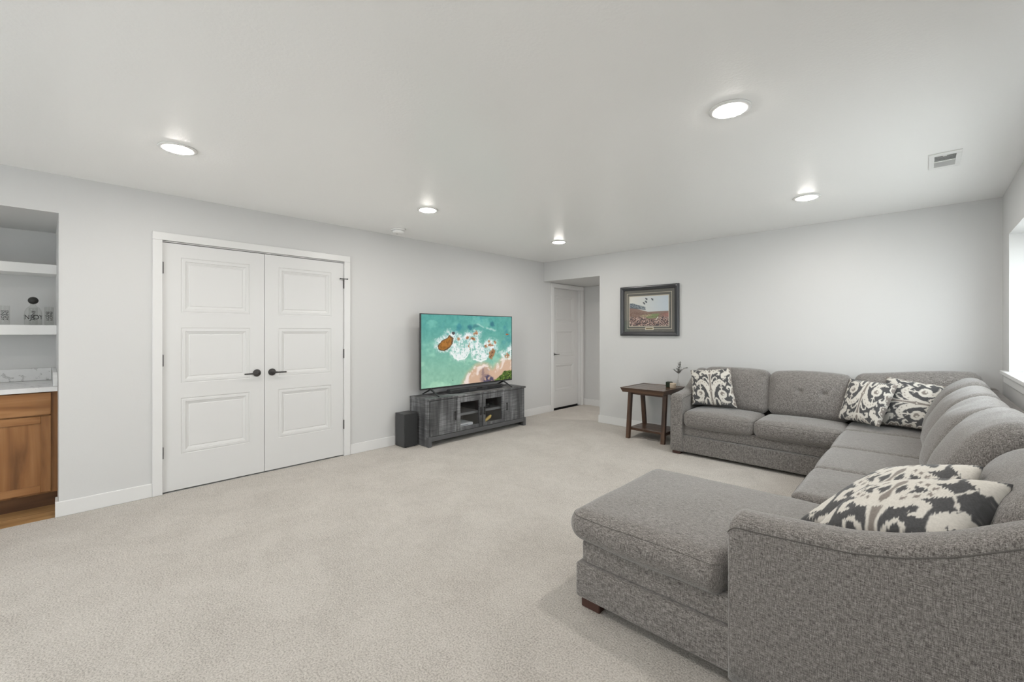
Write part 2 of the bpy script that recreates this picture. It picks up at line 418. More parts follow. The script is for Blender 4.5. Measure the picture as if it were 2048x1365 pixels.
# window
w1 = NB(); X0w, X1w = XR+.235, XR+.295
for y0, y1, z0, z1 in ((WY0, WY1, WZ0, WZ0+.05), (WY0, WY1, WZ1-.05, WZ1), (WY0, WY0+.05, WZ0+.05, WZ1-.05), (WY1-.05, WY1, WZ0+.05, WZ1-.05)):
    box(w1, X0w, X1w, y0, y1, z0, z1, bev=.004, seg=1)
w1 = struct('window_1', w1, M_trim)
ym = (WY0+WY1)/2
for y0, y1, dx in ((WY0+.05, ym+.02, 0), (ym-.02, WY1-.05, .022)):
    s = NB(); a0, a1 = X0w+.012+dx, X0w+.032+dx; z0, z1 = WZ0+.05, WZ1-.05
    for q in ((y0, y1, z0, z0+.035), (y0, y1, z1-.035, z1), (y0, y0+.035, z0+.035, z1-.035), (y1-.035, y1, z0+.035, z1-.035)): box(s, a0, a1, *q, bev=.002, seg=1)
    so = obj('sash', s, M_trim, w1)
    obj('pane', bx(a0+.008, a0+.012, y0+.03, y1-.03, z0+.03, z1-.03), M_pane, so)
b = NB(); box(b, XR-.035, X0w, WY0-.06, WY1+.001, WZ0-.02, WZ0+.008, bev=.004); box(b, XR-.035, XR, WY1, WY1+.165, WZ0-.02, WZ0+.008, bev=.004)
box(b, XR-.016, XR, WY0-.04, WY1+.14, WZ0-.085, WZ0-.02, bev=.003)
struct('trim_5', b, M_trim)     # window stool and apron
# unseen ground added outside the half-sunk window to set light bounced upward
struct('bounce_ground', bx(XR+WT+.02, XR+9, WY0-6, WY1+6, .30, .52), plain('bounce_ground_grey', (.58, .57, .55), .95))
# baseboards
BT, BH = .015, .108
def base(name, *segs):
    b = NB()
    for s in segs: box(b, *s, 0, BH, bev=.003, seg=1)
    return struct(name, b, M_trim)
base('baseboard_left', (0, BT, NY1-.018, .497), (0, BT, 2.134, 5.577), (-.14, -.0003, NY1-.0185, NY1-.001))
base('baseboard_back', (1.05-BT, XR, YB-BT, YB), (1.05-BT, 1.05, YB, YB+.12))
base('baseboard_right', (XR-BT, XR, YF, YB-BT))
base('baseboard_hall', (0.004, HX, HY-BT, HY))
base('baseboard_front', (0, PD0, YF, YF+BT), (PD1, XR, YF, YF+BT), (0, BT, YF, NY0))
# casing
def casing(name, y0, y1, z1, w, x=0.0, t=.019):
    b = NB(); box(b, x, x+t, y0, y0+w, 0, z1-w, bev=.003, seg=1); box(b, x, x+t, y1-w, y1, 0, z1-w, bev=.003, seg=1); box(b, x, x+t, y0, y1, z1-w, z1, bev=.003, seg=1)
    return struct(name, b, M_trim)
casing('trim_1', .497, 2.134, 2.125, .064)
casing('trim_2', 5.577, 6.508, 2.122, .066)
b = NB(); box(b, -T, 0, DY0-.002, DY0+.004, 0, DZ, ); box(b, -T, 0, DY1-.004, DY1+.002, 0, DZ); box(b, -T, 0, DY0, DY1, DZ-.006, DZ+.002)
box(b, -.062, -.045, DY0, DY0+.016, 0, DZ); box(b, -.062, -.045, DY1-.016, DY1, 0, DZ); box(b, -.062, -.045, DY0, DY1, DZ-.02, DZ)
struct('trim_3', b, M_trim)
b = NB(); box(b, -T, 0.001, 5.643, 5.650, 0, 2.06); box(b, -T, 0.001, 6.435, 6.442, 0, 2.06); box(b, -T, 0.001, 5.645, 6.44, 2.053, 2.062)
struct('trim_4', b, M_trim)

# doors -----------------------------------------------------------
PROF = [(0, 0), (.003, -.004), (.009, -.004), (.012, -.001), (.030, -.001), (.033, -.006), (.037, -.006), (.055, -.013), (.060, -.009)]
def leaf(name, y0, y1, z0, z1, xf, panels, th=.035):
    bm = NB(); py0, py1 = panels[0][0], panels[0][1]
    ys = [y0, py0, py1, y1]; zs = [z0] + [v for p in sorted(panels, key=lambda p: p[2]) for v in (p[2], p[3])] + [z1]
    V = {}
    def v(x, y, z):
        k = (round(x, 5), round(y, 5), round(z, 5))
        if k not in V: V[k] = bm.verts.new((x, y, z))
        return V[k]
    for i in range(3):
        for j in range(len(zs)-1):
            if i == 1 and j % 2 == 1: continue
            bm.faces.new((v(xf, ys[i], zs[j]), v(xf, ys[i+1], zs[j]), v(xf, ys[i+1], zs[j+1]), v(xf, ys[i], zs[j+1])))
    xb = xf-th
    bm.faces.new([v(xb, y0, z0), v(xb, y0, z1), v(xb, y1, z1), v(xb, y1, z0)])
    for A, B_ in (((y0, z0), (y0, z1)), ((y0, z1), (y1, z1)), ((y1, z1), (y1, z0)), ((y1, z0), (y0, z0))):
        a = [bm.verts.new((x, *q)) for x, q in ((xf, A), (xf, B_), (xb, B_), (xb, A))]; bm.faces.new(a)
    bmesh.ops.remove_doubles(bm, verts=bm.verts, dist=1e-5)
    o = struct(name, bm, M_door)
    for a0, a1, c0, c1 in panels:
        p = NB(); rings = []
        for ins, dep in PROF: rings.append([p.verts.new((xf+dep, y, z)) for y, z in ((a0+ins, c0+ins), (a1-ins, c0+ins), (a1-ins, c1-ins), (a0+ins, c1-ins))])
        for A, B_ in zip(rings, rings[1:]):
            for k in range(4): p.faces.new((A[k], A[(k+1) % 4], B_[(k+1) % 4], B_[k]))
        p.faces.new(rings[-1]); obj('panel', p, M_door, o)
    return o
def lever(parent, y, z, xf, dirn, L=.112):
    b = NB(); lathe(b, [(.0, 0), (.033, 0), (.0335, .004), (.031, .008), (.028, .0095), (.014, .0105), (.0115, .014), (.0115, .045), (.0, .046)], (xf, y, z), 32, 'x')
    r = obj('handle_rose', b, M_bronze, parent, True)
    b = NB(); pts = [(xf+.040, y-dirn*.004, z), (xf+.047, y+dirn*.012, z-.001), (xf+.048, y+dirn*.04, z-.002), (xf+.048, y+dirn*L, z-.003)]
    tube(b, pts, [.010, .010, .0075, .0065], 10); obj('handle_lever', b, M_bronze, r, True)
def hinge(parent, y, z, x0=.006, h=.092):
    b = NB(); lathe(b, [(.0, -h/2-.004), (.004, -h/2-.003), (.0085, -h/2), (.0085, h/2), (.004, h/2+.003), (0, h/2+.004)], (x0, y, z), 12)
    return obj('hinge', b, M_hinge, parent, True)
LZ = [(1.477, 1.935), (.891, 1.352), (.302, .767)]
d1 = leaf('door_1', .563, 1.3075, .012, 2.046, -.004, [(.683, 1.189, a, c) for a, c in LZ])
d2 = leaf('door_2', 1.3115, 2.069, .012, 2.046, -.004, [(1.430, 1.938, a, c) for a, c in LZ])
lever(d1, 1.246, .938, -.004, -1); lever(d2, 1.374, .938, -.004, 1)
for z in (1.839, 1.085, .335): hinge(d1, .560, z)
for k, z in enumerate((1.825, 1.085, .335)):
    h = hinge(d2, 2.0715, z)
    if k == 0:
        b = NB(); tube(b, [(.012, 2.03, z+.053), (.022, 2.10, z+.053)], .0045, 8); lathe(b, [(0, 0), (.007, .001), (.007, .012), (0, .013)], (.012, 2.03, z+.047), 10); lathe(b, [(0, 0), (.007, .001), (.007, .012), (0, .013)], (.022, 2.10, z+.047), 10)
        obj('door_stop', b, M_black, h, True)
for o_, y in ((d1, 1.225), (d2, 1.40)): obj('ball_catch', bx(-.035, -.002, y-.028, y+.028, 2.0465, 2.0515), M_bronze, o_)
d3 = leaf('door_3', 5.653, 6.432, .022, 2.05, -.062, [(5.773, 6.312, a, c) for a, c in LZ])
lever(d3, 5.722, .938, -.062, 1)
obj('gap_shade_strip', bx(-.097, -.064, 5.652, 6.433, .0005, .021), M_dark, d3)  # black strip stands in for the shade under the door

# ================================================================ CEILING FIXTURES
def downlight(x, y, label, H=H):
    t = thing('recessed_light', label, 'light', (x, y, H), 'recessed ceiling lights')
    b = NB(); lathe(b, [(.072, -.0005), (.097, -.0005), (.0975, -.004), (.092, -.0075), (.079, -.009), (.074, -.0085), (.072, -.005)], (x, y, H), 48, closed_ends=False)
    A = [v for v in b.verts]; obj('trim_ring', b, M_plastic, t, True)
    b = NB(); lathe(b, [(.0735, -.0045), (.0725, -.0085), (.062, -.0125), (.04, -.0145), (.0, -.0155)], (x, y, H), 48, closed_ends=False)
    obj('lens', b, M_lens, t, True)
    return t
LBL = {(1.165, 4.285): 'small lit recessed ceiling light nearest the hallway opening', (3.75, 4.285): 'lit recessed ceiling light above the far corner of the sofa',
       (1.165, 2.32): 'lit recessed ceiling light near the smoke detector', (3.75, 2.32): 'largest lit recessed ceiling light, above the chaise end of the sofa',
       (1.165, .489): 'lit recessed ceiling light above the white double doors', (3.75, .489): 'lit recessed ceiling light just above the camera',
       (1.165, -1.40): 'lit recessed ceiling light behind the camera near the bar niche', (3.75, -1.40): 'lit recessed ceiling light behind the camera by the right wall'}
for p in LIGHTS: downlight(*p, LBL[p])
downlight(2.05, 6.03, 'added lit recessed light in the hallway ceiling, hidden behind the back wall', 2.13)  # made-up lamp out of view, added to brighten the hallway
# smoke detector
t = thing('smoke_detector', 'round white smoke detector on the ceiling by the left wall', 'smoke detector', (.30, 2.546, H))
b = NB(); lathe(b, [(0, -.0005), (.078, -.0005), (.080, -.004), (.080, -.012), (.077, -.015), (0, -.015)], (.30, 2.546, H), 40); obj('base_plate', b, M_plastic, t, True)
b = NB(); lathe(b, [(0, -.015), (.056, -.015), (.056, -.019), (.064, -.020), (.064, -.034), (.058, -.044), (.040, -.049), (0, -.050)], (.30, 2.546, H), 40); obj('body', b, M_plastic, t, True)
b = NB(); lathe(b, [(0, -.0495), (.012, -.0495), (.011, -.053), (0, -.0535)], (.29, 2.535, H), 16); obj('test_button', b, plain('grey_button', (.5, .5, .5), .5), t, True)
# ceiling vent
VX0, VX1, VY0, VY1 = 4.478, 4.628, 3.80, 4.15
t = thing('ceiling_vent', 'white louvred air vent in the ceiling near the right wall', 'vent', ((VX0+VX1)/2, (VY0+VY1)/2, H))
b = NB(); ix0, ix1, iy0, iy1 = VX0+.026, VX1-.026, VY0+.05, VY1-.05
for q in ((VX0, VX1, VY0, iy0), (VX0, VX1, iy1, VY1), (VX0, ix0, iy0, iy1), (ix1, VX1, iy0, iy1)): box(b, *q, H-.007, H-.0005, bev=.002, seg=1)
ymid = (iy0+iy1)/2; box(b, ix0, ix1, ymid-.006, ymid+.006, H-.007, H-.001)
obj('frame', b, M_plastic, t)
obj('duct_shade_sheet', bx(ix0, ix1, iy0, iy1, H-.0015, H-.0005), plain('vent_shadow', (.42, .42, .42), .9), t)  # grey sheet coloured as the shade behind the louvres
for half, (a, c, sgn) in enumerate(((iy0, ymid-.006, -1), (ymid+.006, iy1, 1))):
    for k in range(7):
        yy = a+(c-a)*(k+.5)/7; b = NB()
        vv = [b.verts.new(p) for p in ((ix0, yy-.005, H-.002), (ix1, yy-.005, H-.002), (ix1, yy+.005*1, H-.0065 if sgn > 0 else H-.0065), (ix0, yy+.005, H-.0065))]
        if sgn < 0:
            for v in vv: v.co.y = 2*yy - v.co.y
        f = b.faces.new(vv); bmesh.ops.solidify(b, geom=[f], thickness=.001); obj('louvre', b, M_plastic, t)
b = NB(); box(b, ix0+.038, ix0+.056, iy0-.004, iy0+.006, H-.012, H-.006, bev=.002); obj('damper_tab', b, M_plastic, t)

# ================================================================ BAR NICHE
CF = -.28           # cabinet door plane
t = thing('base_cabinet', 'stained wood base cabinet with drawer and panelled door in the niche', 'cabinet', (-.6, -.5, 0))
CY1, CY0 = NY1-.005, -.86
b = NB(); box(b, NX+.002, CF-.021, CY0, CY1, .115, .872); obj('body', b, M_cabv, t)
b = NB(); box(b, CF-.0205, CF-.001, CY1-.043, CY1-.002, .115, .872, bev=.001, seg=1); box(b, CF-.0205, CF-.001, CY0, CY0+.03, .115, .872); box(b, CF-.0205, CF-.001, CY0+.03, CY1-.036, .855, .872); box(b, CF-.0205, CF-.001, CY0+.03, CY1-.036, .685, .715); box(b, CF-.0205, CF-.001, CY0+.03, CY1-.036, .115, .15)
obj('face_frame', b, M_cabv, t)
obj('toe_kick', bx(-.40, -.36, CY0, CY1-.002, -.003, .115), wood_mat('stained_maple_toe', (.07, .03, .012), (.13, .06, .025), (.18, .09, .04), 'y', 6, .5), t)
dy0, dy1 = CY0+.012, -.0575
obj('drawer_front', bx(CF, CF+.019, dy0, dy1, .703, .866, bev=.003), M_cab, t)
dr = obj('door', bx(CF, CF+.009, dy0+.050, dy1-.050, .179, .643), M_cabv, t)
for q in ((dy0, dy0+.052, .129, .693), (dy1-.052, dy1, .129, .693)): obj('door_stile', bx(CF, CF+.019, *q, bev=.002, seg=1), M_cabv, dr)
for q in ((dy0+.052, dy1-.052, .129, .181), (dy0+.052, dy1-.052, .641, .693)): obj('door_rail', bx(CF, CF+.019, *q, bev=.002, seg=1), M_cab, dr)
t = thing('countertop', 'white veined quartz countertop with low backsplash in the niche', 'countertop', (-.6, -.5, .872))
def wy(x): return NY1-.0005-.0215*(x/NX)-.0015      # the niche side wall is slightly out of square
b = bx(NX+.001, CF+.036, NY0+.01, 0, .873, .908)
for v in b.verts:
    if v.co.y > -.1: v.co.y = wy(v.co.x)
bmesh.ops.bevel(b, geom=b.edges[:], offset=.003, segments=2, affect='EDGES', profile=.5)
obj('slab', b, M_quartz, t)
obj('backsplash', bx(NX+.002, NX+.024, NY0+.03, wy(NX)-.0235, .909, 1.012, bev=.002), M_quartz, t)
b = NB(); prof = [(NX+.002, .909), (CF+.0, .909), (CF+.0, .965)] + [(CF-.047+.047*math.cos(a), .965+.047*math.sin(a)) for a in np.linspace(0, math.pi/2, 8)][1:] + [(NX+.002, 1.012)]
A = [b.verts.new((x, wy(x)-.0225, z)) for x, z in prof]; B_ = [b.verts.new((x, wy(x), z)) for x, z in prof]
b.faces.new(A[::-1]); b.faces.new(B_)
for i in range(len(prof)): b.faces.new((A[i], A[(i+1) % len(prof)], B_[(i+1) % len(prof)], B_[i]))
obj('side_splash', b, M_quartz, t)
for z0, z1, lab in ((1.788, 1.864, 'upper thick white floating shelf in the niche, empty'), (1.296, 1.373, 'lower thick white floating shelf in the niche holding glassware')):
    tag(obj('floating_shelf', bx(NX+.001, -.66, NY0+.002, NY1-.013, z0, z1, bev=.003), M_shelf), lab, 'shelf', 'floating shelves in the bar niche')
t = thing('wall_outlet', 'white outlet cover plate on the niche wall under the lower shelf', 'outlet', (NX, -.41, 1.16))
obj('cover_plate', bx(NX+.0005, NX+.006, -.455, -.365+.0, 1.10, 1.22, bev=.003), M_plastic, t)
for z in (1.135, 1.185): obj('socket', bx(NX+.006, NX+.009, -.428, -.395, z-.015, z+.015, bev=.003), M_plastic, t)
# glassware
M_ink = plain('black_lettering', (.02, .02, .02), .6)
def text_mesh(s, size):
    c = bpy.data.curves.new('lettering', 'FONT'); c.body = s; c.size = size; c.align_x = 'CENTER'; c.align_y = 'CENTER'; c.offset = size*.012
    o = bpy.data.objects.new('tmp', c); COL.objects.link(o); bpy.context.view_layer.update()
    me = bpy.data.meshes.new_from_object(o.evaluated_get(bpy.context.evaluated_depsgraph_get())); bpy.data.objects.remove(o); bpy.data.curves.remove(c)
    return me
def wrap_text(parent, s, size, R, c, z, ang, rot=False, off=0.0):
    me = text_mesh(s, size); co = np.zeros(len(me.vertices)*3); me.vertices.foreach_get('co', co); co = co.reshape(-1, 3)
    u, v = co[:, 0].copy(), co[:, 1].copy()
    if rot: u, v = v.copy(), -u.copy()
    a = ang + (u+off)/R; r = R+.0006
    co[:, 0] = c[0]+r*np.cos(a); co[:, 1] = c[1]+r*np.sin(a); co[:, 2] = c[2]+z+v
    me.vertices.foreach_set('co', co.ravel()); me.update(); me.materials.clear()
    obj('lettering', me, M_ink, parent)
SZ = 1.3735
def tumbler(x, y, label, lines, R=.027, h=.150):
    t = thing('drinking_glass', label, 'glass', (x, y, SZ), 'tall glasses on the lower niche shelf')
    b = NB(); lathe(b, [(0, .0005), (R*.93, .0005), (R*.97, .004), (R, h)], (x, y, SZ), 40, closed_ends=False); g = obj('glass_wall', b, M_glassware, t, True)
    ang = math.atan2(-y, 4.455-x)
    for k, s in enumerate(lines): wrap_text(t, s, .026, R, (x, y, SZ), .074, ang, True, (.011-.022*k) + (.0 if len(lines) > 1 else -.011))
    return t
SX = -.78
def sy(px): return (px_y(px))
def px_y(px):
    k = (px-1024)/861.018; dx = -.69132+.72255*k; dy = .72255+.69132*k
    return (SX-4.4553)/dx*dy
tumbler(SX+.04, px_y(11)-.002, 'tall clear glass with black lettering, leftmost on the niche shelf', ['ENJOY', 'ENJOY'])
tumbler(SX-.03, px_y(98), 'tall clear glass with black lettering at the right end of the niche shelf', ['ENJOY', 'ENJOY'])
tumbler(SX+.085, px_y(69)-.004, 'tall clear glass with black lettering standing in front of the decanter', ['ENJOY'], .024, .138)
dcx, dcy = SX-.03, px_y(66)
t = thing('glass_decanter', 'clear glass decanter with a black ball stopper on the niche shelf', 'decanter', (dcx, dcy, SZ))
b = NB(); lathe(b, [(0, 0), (.046, 0), (.049, .004), (.050, .09), (.047, .115), (.035, .140), (.020, .155), (.016, .163), (.016, .172)], (dcx, dcy, SZ), 48, closed_ends=False); obj('bottle', b, M_glassware, t, True)
b = NB(); lathe(b, [(0, .170)] + [(.030*math.sin(a), .201-.030*math.cos(a)) for a in np.linspace(.3, math.pi, 16)], (dcx, dcy, SZ), 32); obj('stopper', b, plain('black_stopper', (.03, .03, .028), .5), t, True)
wrap_text(t, 'ENJOY', .050, .050, (dcx, dcy, SZ), .062, math.atan2(-dcy, 4.455-dcx)-.15)

# ================================================================ TV CONSOLE
SX0, SX1, SY0, SY1, ST = .022, .400, 2.873, 4.512, .552
t = thing('tv_console', 'grey weathered wood TV console with two glass doors along the left wall', 'tv stand', (.21, 3.69, 0))
obj('top', bx(SX0, SX1+.004, SY0-.004, SY1+.004, .528, ST, bev=.003), M_grey, t)
for y0, y1 in ((SY0, SY0+.028), (SY1-.028, SY1)): obj('side_panel', bx(SX0, SX1-.022, y0, y1, .0, .528, bev=.001, seg=1), M_grey, t)
for y0, y1 in ((SY0-.003, SY0+.040), (SY1-.040, SY1+.006)): obj('foot', bx(SX1-.045, SX1+.003, y0, y1, .0, .115 if y0 > 4 else .115, bev=.002, seg=1), M_greyplain, t)
obj('bottom_rail', bx(SX1-.022, SX1+.001, SY0+.04, SY1-.04, .060, .112, bev=.002, seg=1), M_greyplain, t)
obj('bottom_board', bx(SX0, SX1-.024, SY0+.028, SY1-.028, .112, .130), M_greyplain, t)
obj('back_board', bx(SX0, SX0+.012, SY0+.028, SY1-.028, .130, .528), M_greyplain, t)
for y in (3.283, 3.694, 4.103): obj('divider', bx(SX0+.012, SX1-.026, y-.008, y+.008, .130, .528), M_greyplain, t)
for y0, y1 in ((3.292, 3.685), (3.703, 4.094)): obj('inner_shelf', bx(SX0+.012, SX1-.06, y0, y1, .285, .315), M_greyshelf, t)
def pull(parent, y, z0=.262, z1=.368):
    b = NB(); box(b, SX1+.010, SX1+.020, y-.006, y+.006, z0, z1, bev=.002, seg=1)
    for z in (z0+.014, z1-.014): box(b, SX1-.002, SX1+.012, y-.004, y+.004, z-.004, z+.004)
    obj('pull_handle', b, M_black, parent)
dd = []
for y0, y1, hy in ((2.905, 3.279, 3.252), (4.107, 4.480, 4.131)):
    d = obj('door', bx(SX1-.022, SX1-.001, y0, y1, .117, .524, bev=.002, seg=1), M_grey, t); pull(d, hy)
for y0, y1, hy in ((3.287, 3.690, 3.659), (3.698, 4.099, 3.722)):
    b = NB(); fw = .052
    for q in ((y0, y0+fw, .117, .524), (y1-fw, y1, .117, .524), (y0+fw, y1-fw, .117, .117+.042), (y0+fw, y1-fw, .524-.066, .524)): box(b, SX1-.022, SX1-.001, *q, bev=.002, seg=1)
    d = obj('glass_door', b, M_grey, t); pull(d, hy)
    obj('pane', bx(SX1-.014, SX1-.010, y0+fw-.004, y1-fw+.004, .155, .479), M_doorglass, d)
# contents
c = thing('white_box', 'white flat box lying behind the left glass door of the console', 'box', (.2, 3.48, .130))
obj('shell', bx(.10, .33, 3.335, 3.60, .132, .178, bev=.008, seg=3), plain('white_gloss_plastic', (.85, .86, .87), .3), c)
obj('front_slot', bx(.3295, .332, 3.36, 3.52, .158, .161), M_dark, c)
c = thing('wireless_controller', 'dark hand controller with pale buttons on the shelf behind the right glass door', 'controller', (.25, 3.86, .315))
P, F = softbox((.20, 3.78, .317), (.30, 3.94, .350), .016, (4, 8, 2), (0, 0, .004)); obj('shell', mesh_np('shell', P, F), M_sub, c)
for y in (3.81, 3.87, 3.92):
    b = NB(); lathe(b, [(0, 0), (.011, 0), (.010, .006), (0, .007)], (.265, y, .351), 16); obj('button', b, M_plastic, c, True)
M_yel = plain('yellow_plush', (.80, .55, .14), .7)
b = NB(); pts = [(.30+.02*math.sin(a), 3.78+.14*k/9, .165+.07*(k/9)**1.6) for k, a in enumerate(np.linspace(0, 1.5, 10))]
tube(b, pts, [.006, .010, .014, .017, .019, .020, .021, .021, .017, .008], 12)
tag(obj('yellow_toy', b, M_yel, None, True), 'small curved yellow toy behind the right glass door of the console', 'toy')
bpy.data.objects['yellow_toy'].location.z = -.020

# ---- soundbar
t = thing('soundbar', 'long black soundbar on the console below the television', 'soundbar', (.22, 3.74, ST))
obj('cabinet', bx(.180, .268, 3.290, 4.190, ST+.004, ST+.050, bev=.005, seg=3), M_bar, t)
for y0, y1 in ((3.32, 3.58), (3.91, 4.16)): obj('grille', bx(.2675, .2705, y0, y1, ST+.012, ST+.042, bev=.001, seg=1), M_subcloth, t)
obj('display', bx(.2675, .2715, 3.72, 3.81, ST+.026, ST+.044), M_dark, t)
for y in (3.34, 4.10): obj('rubber_foot', bx(.20, .25, y, y+.03, ST, ST+.005), M_dark, t)
# ---- subwoofer
t = thing('subwoofer', 'black box subwoofer on the carpet left of the TV console', 'speaker', (.12, 2.76, 0))
obj('cabinet', bx(.026, .210, 2.672, 2.848, .006, .381, bev=.003), M_sub, t)
obj('front_grille', bx(.2105, .222, 2.674, 2.846, .008, .379, bev=.003), M_subcloth, t)
for x in (.04, .18):
    for y in (2.69, 2.81): obj('foot', bx(x, x+.02, y, y+.02, 0, .007), M_dark, t)
# ---- television
TX = .200; TY0, TY1, TZ0, TZ1 = 2.897, 4.449, .629, 1.535
t = thing('television', 'large flat screen television showing an aerial beach picture', 'television', (TX, (TY0+TY1)/2, ST))
obj('bezel', bx(TX-.022, TX, TY0, TY1, TZ0, TZ1, bev=.003), M_tvbody, t)
obj('back_housing', bx(TX-.065, TX-.0225, TY0+.16, TY1-.16, TZ0+.03, TZ0+.55, bev=.015, seg=2), M_tvbody, t)
def paint_tv(ns, nt_):
    s, tt = np.meshgrid(np.linspace(0, 1, ns), np.linspace(0, 1, nt_)); A = 1.78
    # image space of the photo crop: a = horizontal fraction after perspective
    a = 1.2*s/(1+.2*s); X = 95+1300*a; Y = (135+40*a)+tt*((1220-145*a)-(135+40*a))
    n1 = fbm(s*6*A, tt*6, 5, 3); n2 = fbm(s*22*A, tt*22, 4, 9); n3 = fbm(s*60*A, tt*60, 3, 21)
    wx = (fbm(s*9*A, tt*9, 4, 31)-.5)*90; wy = (fbm(s*9*A, tt*9, 4, 47)-.5)*90
    Xw, Yw = X+wx*.6, Y+wy*.6
    c = np.zeros(s.shape+(3,)); g = sstep(150, 1150, Y)[..., None]
    c[:] = np.array([86, 162, 154])*(1-g)+np.array([142, 190, 166])*g
    deep = sstep(.50, .72, n1)*sstep(800, 350, Y)*sstep(300, 600, X)
    c = c*(1-.55*deep[..., None])+np.array([52, 128, 148])*.55*deep[..., None]
    lite = sstep(.5, .75, fbm(s*5*A+3, tt*9, 4, 77)); c = c+lite[..., None]*np.array([22, 20, 16])
    c += (n2-.5)[..., None]*22
    def mix(mask, col): nonlocal c; c = c*(1-mask[..., None])+np.array(col, float)*mask[..., None]
    for (x, y, r) in ((785, 330, 45), (1120, 280, 50), (450, 440, 25)): mix(.7*sstep(r, r*.3, np.hypot(Xw-x, Yw-y)), (45, 105, 125))
    # sand
    sand = poly_d(Xw, Yw, [(640, 1300), (700, 1130), (760, 1010), (850, 900), (960, 850), (1050, 860), (1110, 925), (1200, 850), (1290, 775), (1450, 790), (1450, 1300)])
    mix(sstep(60, -10, sand)*.75, (196, 182, 150)); mix(sstep(5, -40, sand), (208, 175, 150))
    mix(sstep(.52, .68, n2)*sstep(25, -5, sand)*sstep(-110, -20, sand)*.9, (238, 226, 216))
    pr = poly_d(Xw, Yw, [(900, 960), (1010, 890), (1060, 930), (1080, 1020), (1140, 1060), (1130, 1120), (960, 1140), (930, 1050)])
    mix(sstep(20, -30, pr)*(.35+.6*sstep(.45, .6, n2)), (150, 126, 122)); 
    pk = poly_d(Xw, Yw, [(1000, 1060), (1060, 1010), (1130, 1060), (1150, 1120), (990, 1130)]); mix(sstep(10, -15, pk)*sstep(.35, .5, n2), (84, 76, 98))
    fo = stroke(Xw, Yw, [(740, 1130), (765, 1040), (800, 1000)], [36, 26, 12]); mix(sstep(12, -12, fo)*.85, (240, 226, 218))
    fo = stroke(Xw, Yw, [(890, 1010), (920, 930), (980, 880), (1050, 880)], [16, 20, 16, 8]); mix(sstep(12, -10, fo)*.8, (244, 230, 222))
    fo = stroke(Xw, Yw, [(1230, 930), (1260, 850), (1290, 800)], [8, 14, 18]); mix(sstep(14, -10, fo)*.7, (245, 235, 228))
    gr = poly_d(X+wx*.7, Y+wy*.5, [(1150, 1095), (1200, 1040), (1260, 1020), (1290, 965), (1420, 950), (1420, 1150), (1150, 1150)])
    mix(sstep(6, -8, gr), (66, 92, 34)); mix(sstep(6, -8, gr)*sstep(.5, .62, n2), (34, 52, 22)); mix(sstep(4, -8, gr)*sstep(.58, .7, n3), (128, 150, 62))
    # foam
    foam = np.minimum.reduce([poly_d(Xw, Yw, [(300, 620), (320, 540), (400, 460), (470, 370), (590, 380), (600, 470), (560, 520), (520, 620), (440, 680), (330, 670)]),
        poly_d(Xw, Yw, [(520, 560), (600, 460), (640, 440), (700, 490), (720, 430), (850, 370), (940, 380), (930, 480), (960, 620), (1060, 640), (1080, 720), (1040, 780), (930, 825), (830, 790), (800, 690), (760, 690), (700, 790), (640, 815), (560, 770), (520, 690)]),
        poly_d(Xw, Yw, [(980, 590), (1060, 500), (1180, 510), (1190, 620), (1150, 700), (1080, 650)]), poly_d(Xw, Yw, [(1230, 700), (1300, 680), (1360, 620), (1420, 560), (1420, 780), (1290, 780)])])
    foam = foam+(n2-.5)*70+(n3-.5)*40
    tex = sstep(.46, .66, .55*fbm(s*18*A+(n1-.5)*5, tt*18+(n2-.5)*2, 5, 5)+.45*(1-np.abs(2*fbm(s*26*A, tt*26, 4, 71)-1))); edge = sstep(45, -40, foam)
    mix(np.clip(edge*(.22+.80*tex), 0, 1), (236, 241, 240))
    mix(sstep(-10, -70, foam)*sstep(.55, .68, n2)*.45, (150, 200, 190))
    st = stroke(Xw, Yw, [(900, 280), (1000, 330), (1090, 350), (1150, 375)], [3, 7, 14, 5]); mix(sstep(16, -8, st)*.5*sstep(.3, .6, n2+.1), (226, 240, 234))
    st = stroke(Xw, Yw, [(840, 330), (880, 300), (910, 310)], [10, 14, 8]); mix(sstep(20, -8, st)*.55, (60, 115, 125))
    st = stroke(Xw, Yw, [(520, 690), (570, 770), (640, 808), (710, 780), (770, 690)], [6, 8, 9, 8, 5]); mix(sstep(10, -4, st)*.9, (245, 248, 246))
    st = stroke(Xw, Yw, [(830, 790), (930, 822), (1040, 780)], [5, 9, 6]); mix(sstep(10, -4, st)*.9, (245, 248, 246))
    # rocks
    w2x, w2y = X+(n2-.5)*50, Y+(n1-.5)*30
    r1 = poly_d(w2x, w2y, [(335, 600), (345, 642), (420, 664), (500, 612), (530, 540), (548, 490), (500, 448), (450, 485), (400, 515)])
    mix(sstep(12, 0, r1), (96, 72, 48)); mix(sstep(-2, -16, r1), (172, 114, 48)); mix(sstep(-10, -30, r1)*sstep(.5, .65, n2), (140, 92, 34))
    for x, y, rx, ry in ((760, 480, 42, 26), (842, 490, 34, 24), (878, 405, 40, 26), (632, 490, 12, 28), (785, 600, 10, 40), (1012, 598, 30, 26), (1078, 582, 34, 24), (1060, 525, 20, 16), (1155, 540, 20, 24), (1330, 735, 40, 24), (1332, 430, 16, 10)):
        d = np.hypot((w2x-x)/rx, (w2y-y)/ry)+(n3-.5)*.9; d = d+(fbm(s*38*A, tt*38, 3, 61)-.5)*1.7; mix(sstep(1.2, .6, d)*.8, (180, 124, 84)); mix(sstep(.8, .4, d)*sstep(.45, .6, n3), (140, 84, 50))
    r2 = poly_d(w2x, w2y, [(1075, 760), (1075, 700), (1110, 640), (1150, 660), (1135, 740), (1105, 790)]); mix(sstep(12, -6, r2)*.9, (166, 116, 76)); mix(sstep(-6, -20, r2)*sstep(.5, .62, n3), (110, 80, 60))
